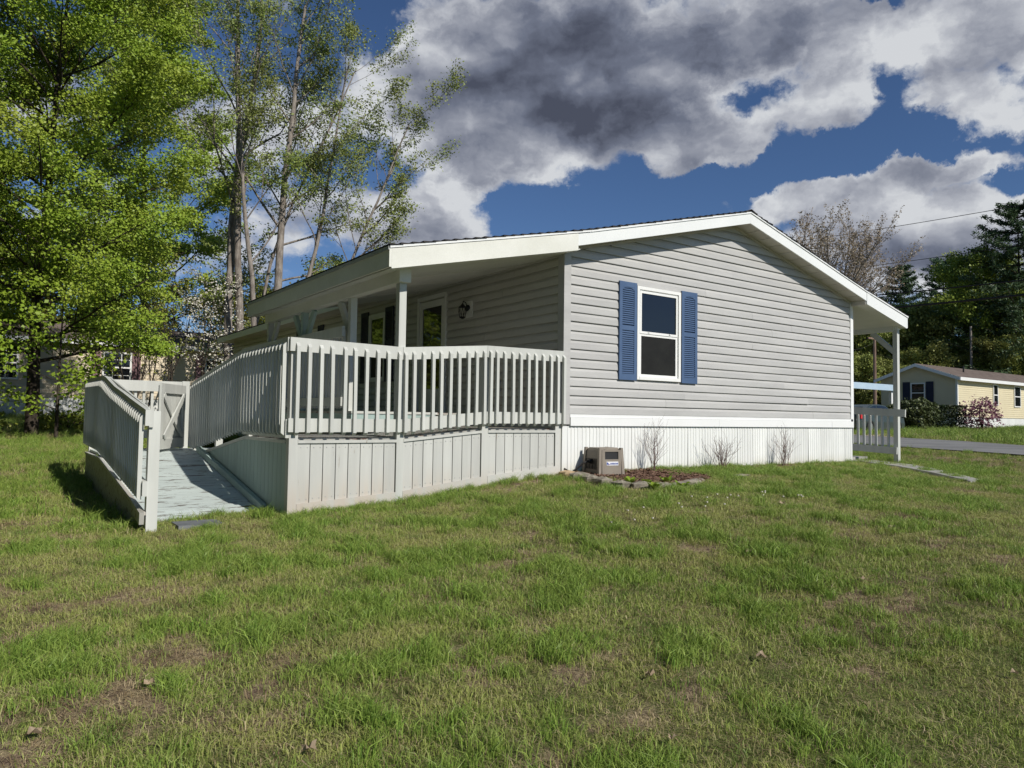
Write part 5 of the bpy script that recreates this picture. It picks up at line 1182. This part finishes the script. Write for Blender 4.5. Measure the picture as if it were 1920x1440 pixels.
for i, (x, y) in enumerate([(-16.5, -9), (-17.5, -4.5), (-16.8, 0), (-17.6, 4.6), (-16.9, 9.2), (-17.3, 13.6)]):  # unseen pine row added to cut the left sky light further
    copy_thing(P4, (x, y, B0(x, y)-.2), i*1.7, (1., .9), ['dark pine beyond the left edge behind the photographer', 'dark pine beyond the left edge beside the photographer', 'dark pine beyond the left edge level with the ramp foot', 'dark pine beyond the left edge level with the gate', 'dark pine beyond the left edge level with the far landing', 'dark pine beyond the left edge nearest the cream house'][i])['group'] = 'pines beyond the left edge'
# broadleaf trees of the wood behind the yellow house
def broad(seed, h, reach, nb, n, ls, lm, label, loc, group='broadleaf trees behind the yellow house', name='broadleaf_tree', bark='bark_dark', spread=.3):
    T = maple(seed, (0, 0, 0), h, reach, nb, .16); r = root(name, (0, 0, 0), label, 'tree', group)
    part('trunk', np_tubes(T.thick, 7), M[bark], r, smooth=True, origin=(0, 0, 0)); part('branches', np_tubes(T.thin, 3), M[bark], r, origin=(0, 0, 0))
    V, F, t = quads(T.leafpts(n, spread, .4), ls, seed, kite=.75); o = part('crown', (V, F), M[lm], r, origin=(0, 0, 0)); set_tint(o, t); r.location = loc; return r
W1 = broad(81, 13.0, 5.0, 34, 40000, .20, 'leaf_green', 'big round yellow green tree directly behind the yellow house', gp(1840, 60))
W2 = broad(82, 9.0, 4.2, 30, 34000, .21, 'leaf_wood', 'dark olive tree behind the left end of the yellow house', gp(1715, 62))
W3 = broad(83, 7.8, 3.8, 28, 30000, .21, 'leaf_wood', 'dark tree behind the carport', gp(1650, 66))
C_ = [(W2, 1605, 62, 1., .95, 'dark tree seen under the right porch roof'), (W1, 1775, 66, 2., .86, 'green tree between the two nearer olive trees'), (W3, 1690, 70, 3., .95, 'dark olive tree left of the skyline pines'), (W2, 1905, 64, 4., .95, 'olive tree below the biggest pine'), (W1, 1960, 60, 5., .9, 'green tree at the right edge behind the yellow house'),
      (W3, 1560, 70, 6., 1., 'dark tree hidden behind the house corner'), (W3, 1740, 58, 1.7, .72, 'low dark tree behind the middle of the yellow house roof'), (W2, 1870, 56, .6, .7, 'low olive tree behind the right part of the yellow house roof'), (W3, 2030, 62, 2.2, 1.1, 'dark tree outside the right edge'), (W2, 1500, 75, 2.8, 1., 'distant olive tree behind the house')]
for s, px, d, rz, sc, lb in C_: copy_thing(s, gp(px, d), rz, sc, lb)
for i, (px, d) in enumerate([(1620, 57), (1668, 59), (1590, 60), (1700, 56)]):
    copy_thing(W3 if i % 2 else W2, gp(px, d), i*1.3, .55, ['low thicket tree left of the brown utility pole', 'low thicket tree right of the brown utility pole', 'low thicket tree at the corner of the grey house', 'low thicket tree left of the yellow house'][i])
# woods behind the cream house
LW = broad(91, 9.5, 3.6, 26, 13000, .2, 'leaf_olive', 'olive tree behind the roof of the cream house', (-2.5, 36, -.3), group='trees behind the cream house')
LW2 = broad(92, 11, 3.8, 26, 13000, .2, 'leaf_wood', 'dark green tree behind the cream house', (-8, 37, -.3), group='trees behind the cream house')
for s, x, y, rz, sc, lb in [(LW, 1.5, 42, 1., .7, 'dark tree between the cream house and the grey trunks'), (LW, 5.5, 37, 2., .75, 'olive tree behind the grey trunks'), (LW, 9.5, 40, 3., .85, 'olive tree hidden behind the porch roof'), (LW2, -12.5, 36, 4., 1.15, 'dark tree at the far left behind the cream house'), (LW, -5.2, 42, 5., .9, 'olive tree behind the tall maple'), (LW, -16, 32, .5, 1.2, 'olive tree beyond the left edge'), (LW2, 14, 44, .5, 1., 'dark tree behind the grey house'), (LW, 21, 46, 1.5, 1., 'olive tree behind the grey house'), (LW2, 28, 48, 2.5, 1.1, 'dark tree far behind the grey house')]:
    copy_thing(s, (x, y, B0(x, y)-.2), rz, sc, lb)
# far wood, one mass
rs = np.random.RandomState(5); N = 60000
ang = rs.uniform(-.9, 1.75, N); dist = rs.uniform(100, 118, N); X = CAM[0]+np.sin(ang)*dist; Y = CAM[1]+np.cos(ang)*dist
top = 7+4.5*fbm(ang*40, ang*3, 1., 4)
C = np.stack([X, Y, -.5+top*rs.rand(N)**.7], 1); V, F, t = quads(C, .9, 5, kite=.8); o = part('distant_woods', (V, F), M['leaf_wood'], origin=(0, 0, 0)); set_tint(o, t); tag(o, 'band of distant woods along the horizon', 'woods', kind='stuff')
# shrubs by the yellow house
q = at(1718, 800, 39); bush('rhododendron', q[0], q[1], 2.3, 2.0, 1.75, 4200, 'rhodo', 'rounded olive green rhododendron below the shuttered window of the yellow house', 63, ls=.15, lump=.12)
q = at(1682, 800, 41); bush('rhododendron', q[0], q[1], 1.6, 1.6, 1.5, 2200, 'rhodo', 'smaller green shrub between the parked car and the rhododendron', 68, ls=.15, lump=.15)
q = at(1830, 800, 39); bush('purple_shrub', q[0], q[1]-.3, 1.9, 1.6, 1.75, 1500, 'purple', 'purple leaved shrub at the corner of the yellow house', 64, ls=.13, lump=.35)
q = at(1774, 800, 40); rs = np.random.RandomState(65); hd = root('hedge', (q[0], q[1], B0(q[0], q[1])), 'dark clipped hedge between the rhododendron and the purple shrub', 'hedge')
n = 6500; C = rs.uniform(-1, 1, (n, 3)); ax = rs.randint(0, 3, n); C[np.arange(n), ax] = np.sign(C[np.arange(n), ax])*rs.uniform(.86, 1.03, n); C = C*[.9, .5, .68]
an = -math.pi*.12; C = np.stack([C[:, 0]*math.cos(an)-C[:, 1]*math.sin(an)+q[0], C[:, 0]*math.sin(an)+C[:, 1]*math.cos(an)+q[1], C[:, 2]+B0(q[0], q[1])+.69], 1)
V, F, t = quads(C, .10, 65, kite=.7); o = part('foliage', (V, F), M['hedge'], hd, origin=(q[0], q[1], B0(q[0], q[1]))); set_tint(o, t)

# ------------------------------------------------------------------ grass
def blades(n, spread, h0, h1, w, seed, lean=.35, droop=.25, segs=2):
    rs = np.random.RandomState(seed); x = rs.normal(size=n)*spread; y = rs.normal(size=n)*spread; a = rs.uniform(0, 2*PI, n); h = rs.uniform(h0, h1, n); l = np.abs(rs.normal(size=n))*lean
    d = np.stack([np.cos(a), np.sin(a)], 1); f = rs.uniform(0, PI, n); s = np.stack([np.cos(f), np.sin(f)], 1)*(w/2)*rs.uniform(.6, 1.3, n)[:, None]
    V = np.zeros((n, 5, 3)); b = np.stack([x, y], 1); m = b+d*(l*h*.4)[:, None]; t = b+d*(l*h*1.0+droop*h)[:, None]
    V[:, 0, :2] = b-s; V[:, 1, :2] = b+s; V[:, 2, :2] = m+s*.8; V[:, 3, :2] = m-s*.8; V[:, 4, :2] = t
    V[:, 2, 2] = V[:, 3, 2] = h*.55/np.sqrt(1+l*l); V[:, 4, 2] = h/np.sqrt(1+l*l)*(1-droop*.5)
    F4 = np.arange(n)[:, None]*5+np.array([0, 1, 2, 3]); F3 = np.arange(n)[:, None]*5+np.array([3, 2, 4])
    return V.reshape(-1, 3), F4.tolist()+F3.tolist(), np.repeat(rs.rand(n), 5)
def grassmat(name, dry=False):
    m, gg = new_mat(name); a = gg.n('ShaderNodeAttribute'); a.attribute_name = 'tint'
    P = gg.n('ShaderNodeNewGeometry').outputs['Position']; n = gg.noise(P, .9, 4, .6).outputs['Fac']; n2 = gg.noise(P, 3.4, 4, .6).outputs['Fac']; r = gg.n('ShaderNodeObjectInfo').outputs['Random']
    if dry:
        c = gg.mix(a.outputs['Fac'], (.40, .31, .17), (.66, .56, .35)); c = gg.mix(gg.mr(n2, .4, .7), c, (.20, .13, .075))
    else:
        c = gg.mix(a.outputs['Fac'], (.185, .28, .045), (.46, .55, .13)); c = gg.mix(gg.mr(n, .40, .60, 0, .75), c, (.42, .44, .13)); c = gg.mix(gg.mr(n2, .50, .66, 0, .7), c, (.075, .175, .028))
        c = gg.mix(gg.mr(a.outputs['Fac'], .80, .86, 0, .85), c, (.42, .37, .19))
        c = gg.mix(gg.mr(r, 0, 1, .0, .30, False), c, (.33, .36, .11))
    return finish(m, gg, c, .5, None, spec=.3, transl=.18)
M['grass'] = grassmat('grass blades'); M['hay'] = grassmat('dead grass blades', True)
def lushmat():
    m, gg = new_mat('lush grass blades'); a = gg.n('ShaderNodeAttribute'); a.attribute_name = 'tint'; r = gg.n('ShaderNodeObjectInfo').outputs['Random']
    c = gg.mix(a.outputs['Fac'], (.11, .215, .03), (.33, .46, .085)); c = gg.mix(gg.mr(r, .1, 1, 0, .5, False), c, (.34, .39, .10))
    return finish(m, gg, c, .45, None, spec=.3, transl=.18)
M['lush'] = lushmat()
GC = bpy.data.collections.new('grass_pieces')
specs = [(26, .035, .022, .045, .0030, 1, .6, .4, 'grass'), (26, .035, .025, .055, .0030, 2, .5, .35, 'grass'), (30, .030, .03, .07, .0030, 3, .45, .3, 'grass'), (38, .030, .04, .085, .0032, 4, .35, .3, 'lush'), (34, .024, .055, .12, .0036, 5, .3, .3, 'lush'),
         (22, .045, .02, .05, .0028, 6, 1.8, .8, 'hay'), (18, .05, .02, .06, .0028, 7, 2.6, 1., 'hay')]
for i, (n, sp, h0, h1, w, sd, le, dr_, mt) in enumerate(specs):
    V, F, t = blades(n, sp, h0, h1, w, sd, le, dr_)
    me = mesh_of('grass_tuft', V, F, M[mt]); A = me.attributes.new('tint', 'FLOAT', 'POINT'); A.data.foreach_set('value', t.astype(np.float32))
    GC.objects.link(bpy.data.objects.new('tuft_%d' % i, me))
def blocked(x, y):
    m_ = (x > -.12) & (x < W+.1) & (y > -.0) & (y < 17)
    m_ |= (x > -5.12) & (x < 0) & (y > .62) & (y < 5.05); m_ |= (x > -3.74) & (x < 0) & (y > -.01) & (y < 5); m_ |= (x > -4.80) & (x < -4.33) & (y > 0) & (y < .38)
    m_ |= (x > 7.3) & (x < 8.9) & (y > .5)
    dn, df = dist_road(x, y); m_ |= (dn > -.1) & (df > -.1) & (y > -9) & (y < 44)
    m_ |= (x > .05) & (y < 0) & (np.hypot((x-.6)/1.45, (y+.6)/.9) < .95)
    m_ |= (x > -.2) & (x < 7) & (y > -.3) & (y < 0) & (vnoise(x*3, y*3) < .5)
    ya = np.interp(x, [5.15, 6.0, 6.75, 7.3, 7.32], [-2.95, -1.95, -1.0, .05, 1.6]); yb = np.interp(x, [5.9, 7.0, 7.95, 8.5, 8.55], [-2.75, -1.75, -.75, .2, 1.6])
    m_ |= (x > 5.1) & (x < 8.6) & (y > yb-.03) & (y < ya+.03) & (y < .6) & (vnoise(x*5, y*5) > .42)
    return m_
rs = np.random.RandomState(77)
def scatter(n, x0, x1, y0, y1, dens, scale, near=0):
    x = rs.uniform(x0, x1, n); y = rs.uniform(y0, y1, n)
    dx, dy = x-CAM[0], y-CAM[1]; fw = dx*_f[0]+dy*_f[1]; rt = dx*_r[0]+dy*_r[1]; d = np.hypot(dx, dy)
    keep = (fw > 2.5) & (np.abs(rt) < fw*.80+1.2) & ~blocked(x, y)
    x, y, d = x[keep], y[keep], d[keep]
    b = bare(x, y); k = rs.rand(len(x)); dry = rs.rand(len(x)) < (.24+.68*b)
    ok = np.where(dry, k < .75, k < (1-b*.97)*dens); x, y, d, b, dry = x[ok], y[ok], d[ok], b[ok], dry[ok]
    lush = fbm(x+5, y+3, 2.7, 4)+.25*fbm(x, y, 6., 2)-.12
    kind = np.where(lush > .61, rs.randint(3, 5, len(x)), np.where(lush > .50, rs.randint(1, 4, len(x)), rs.randint(0, 2, len(x))))
    kind = np.where(dry, rs.randint(5, 7, len(x)), kind)
    return x, y, kind, scale*rs.uniform(.75, 1.3, len(x))
sets = [scatter(52000, -8, 7, -7, 1, 1., 1.0), scatter(30000, -9, 13, -5, 5, .9, 1.25), scatter(26000, -14, 0, 0, 18, .9, 1.7), scatter(9000, -16, 2, 12, 27, .7, 2.6), scatter(20000, 7, 24, -6, 8, .9, 1.35), scatter(16000, 20, 60, 0, 22, .9, 3.6)]
X = np.concatenate([s[0] for s in sets]); Y = np.concatenate([s[1] for s in sets]); Kd = np.concatenate([s[2] for s in sets]); Sc = np.concatenate([s[3] for s in sets])
# taller tufts against the posts and boards
ex = []
for xa, xb, ya, yb, n in ((-3.75, -.1, -.10, -.02, 130), (-5.1, -3.6, .42, .6, 60), (.1, 7.2, -.22, -.02, 260), (-1.6, -1.0, -.22, -.05, 30), (2.0, 2.9, -.45, -.1, 90), (-5.3, -5.12, .0, 5, 90), (7.3, 8.9, -.6, .5, 60), (1.4, 3.4, -.75, -.3, 160)):
    x = rs.uniform(xa, xb, n); y = rs.uniform(ya, yb, n); ex.append((x, y, rs.randint(2, 5, n), rs.uniform(.7, 1.35, n)))
X = np.concatenate([X]+[e[0] for e in ex]); Y = np.concatenate([Y]+[e[1] for e in ex]); Kd = np.concatenate([Kd]+[e[2] for e in ex]); Sc = np.concatenate([Sc]+[e[3] for e in ex])
Z = ground(X, Y) + (fbm(X, Y, 3., 3)-.5)*.035*(np.hypot(X+4, Y+3) < 40)-.004
gm = bpy.data.meshes.new('grass'); gm.vertices.add(len(X)); gm.vertices.foreach_set('co', np.stack([X, Y, Z], 1).astype(np.float32).ravel())
a1 = gm.attributes.new('kind', 'INT', 'POINT'); a1.data.foreach_set('value', Kd.astype(np.int32))
a2 = gm.attributes.new('scl', 'FLOAT', 'POINT'); a2.data.foreach_set('value', Sc.astype(np.float32))
a3 = gm.attributes.new('rot', 'FLOAT_VECTOR', 'POINT'); a3.data.foreach_set('vector', np.stack([rs.normal(size=len(X))*.1, rs.normal(size=len(X))*.1, rs.uniform(0, 6.28, len(X))], 1).astype(np.float32).ravel())
go = bpy.data.objects.new('grass', gm); COL.objects.link(go); tag(go, 'patchy spring lawn grass, lush green tufts mixed with dry straw', 'grass', kind='stuff')
ng = bpy.data.node_groups.new('grass_scatter', 'GeometryNodeTree'); ng.interface.new_socket('Geometry', in_out='INPUT', socket_type='NodeSocketGeometry'); ng.interface.new_socket('Geometry', in_out='OUTPUT', socket_type='NodeSocketGeometry')
gi = ng.nodes.new('NodeGroupInput'); go_ = ng.nodes.new('NodeGroupOutput'); ip = ng.nodes.new('GeometryNodeInstanceOnPoints'); ci = ng.nodes.new('GeometryNodeCollectionInfo')
ci.inputs['Collection'].default_value = GC; ci.inputs['Separate Children'].default_value = True; ci.inputs['Reset Children'].default_value = True
def na(nm, ty):
    o = ng.nodes.new('GeometryNodeInputNamedAttribute'); o.data_type = ty; o.inputs['Name'].default_value = nm
    return [s for s in o.outputs if s.name == 'Attribute' and s.enabled][0]
ip.inputs['Pick Instance'].default_value = True
L_ = ng.links; L_.new(gi.outputs[0], ip.inputs['Points']); L_.new(ci.outputs[0], ip.inputs['Instance']); L_.new(na('kind', 'INT'), ip.inputs['Instance Index'])
rv = na('rot', 'FLOAT_VECTOR'); er = ng.nodes.new('FunctionNodeEulerToRotation'); L_.new(rv, er.inputs[0]); L_.new(er.outputs[0], ip.inputs['Rotation']); L_.new(na('scl', 'FLOAT'), ip.inputs['Scale']); L_.new(ip.outputs[0], go_.inputs[0])
md = go.modifiers.new('scatter', 'NODES'); md.node_group = ng

# ------------------------------------------------------------------ fallen leaves, weeds, clover flowers
leafspots = [(-2.98, -5.22, .08, 'pale curled dead leaf in the middle of the lower lawn'), (-3.6, -5.02, .055, 'dead leaf left of the pale curled one'), (-1.43, -4.91, .07, 'small tan leaf among the tufts right of centre'), (.51, -3.0, .10, 'flat tan leaf lying below the twiggy shrubs'), (-1.41, -4.0, .08, 'reddish brown leaf in the middle of the lawn'),
             (-6.12, -4.06, .09, 'crumpled tan leaf near the bottom left corner'), (-2.2, -6.1, .05, 'pale leaf near the bottom right corner'), (-5.23, -4.74, .07, 'small grey leaf standing in the grass at the bottom'), (-5.65, -3.74, .08, 'pale leaf on the bare patch at lower left'), (-1.56, -5.28, .05, 'tan leaf in the dry patch at lower right'), (-3.99, -5.51, .04, 'brown leaf near the bottom edge'), (.2, -4.3, .08, 'little leaf on the bare soil at right')]
for i, (x, y, s, lb) in enumerate(leafspots):
    rr = np.random.RandomState(300+i); n = 10; rad = s/2*(1-.38*(np.arange(n) % 2))*rr.uniform(.8, 1.15, n); an = np.arange(n)*2*PI/n+rr.rand(); z = B0(x, y)+.035
    V = [(x, y, z+.004)]+[(x+math.cos(a)*r_, y+math.sin(a)*r_*.75, z+.012*math.sin(a*2+i)+rr.uniform(0, .02)) for a, r_ in zip(an, rad)]
    o = part('fallen_leaf', (V, [(0, j+1, (j+1) % n+1) for j in range(n)]), M['deadleaf']); tag(o, lb, 'leaf', 'dead leaves on the lawn')
def weed(x, y, s, n, seed, lm='leaf_yellow'):
    rr = np.random.RandomState(seed); V = []; F = []; z = B0(x, y)+.02
    for k in range(n):
        a = rr.uniform(0, 2*PI); l = s*rr.uniform(.6, 1.1); w_ = l*.22; up = rr.uniform(.5, 1.3); d = np.array([math.cos(a), math.sin(a), up]); d /= np.linalg.norm(d); sd = np.array([-math.sin(a), math.cos(a), 0])
        b = len(V); o_ = np.array([x, y, z]); V += [o_, o_+d*l*.45+sd*w_, o_+d*l*.8+sd*w_*.8, o_+d*l+[0, 0, -.1*l], o_+d*l*.8-sd*w_*.8, o_+d*l*.45-sd*w_]; F.append((b, b+1, b+2, b+3, b+4, b+5))
    return V, F
wl = [((.05, -1.22), 'broad leaved weed left of the hose reel box'), ((.2, -1.36), 'broad leaved weed in front of the hose reel box'), ((.42, -1.70), 'broad leaved weed growing outside the border stones'), ((.05, -1.62), 'tallest broad leaved weed at the turn of the stone border'), ((.62, -1.28), 'broad leaved weed right of the hose reel box')]
for i, ((x, y), lb) in enumerate(wl):
    o = part('weed', weed(x, y, .14, 11, 400+i), M['leaf_maple2'], origin=(x, y, B0(x, y))); set_tint(o, np.random.RandomState(i).rand(len(o.data.vertices))); tag(o, lb, 'weed', 'weeds along the stone border')
L = []
rr = np.random.RandomState(9)
for i in range(24):
    x, y = rr.uniform(-1.6, 1.2), rr.uniform(-2.9, -2.3); z = B0(x, y)+.05; L.append(box(x-.008, x+.008, y-.008, y+.008, z, z+.012))
o = part('clover_flowers', join(*L), M['flower']); tag(o, 'tiny white clover flowers dotted in the lawn', 'flowers', kind='stuff')
for o in list(bpy.data.objects):
    if o.name.startswith('tuft_') : continue
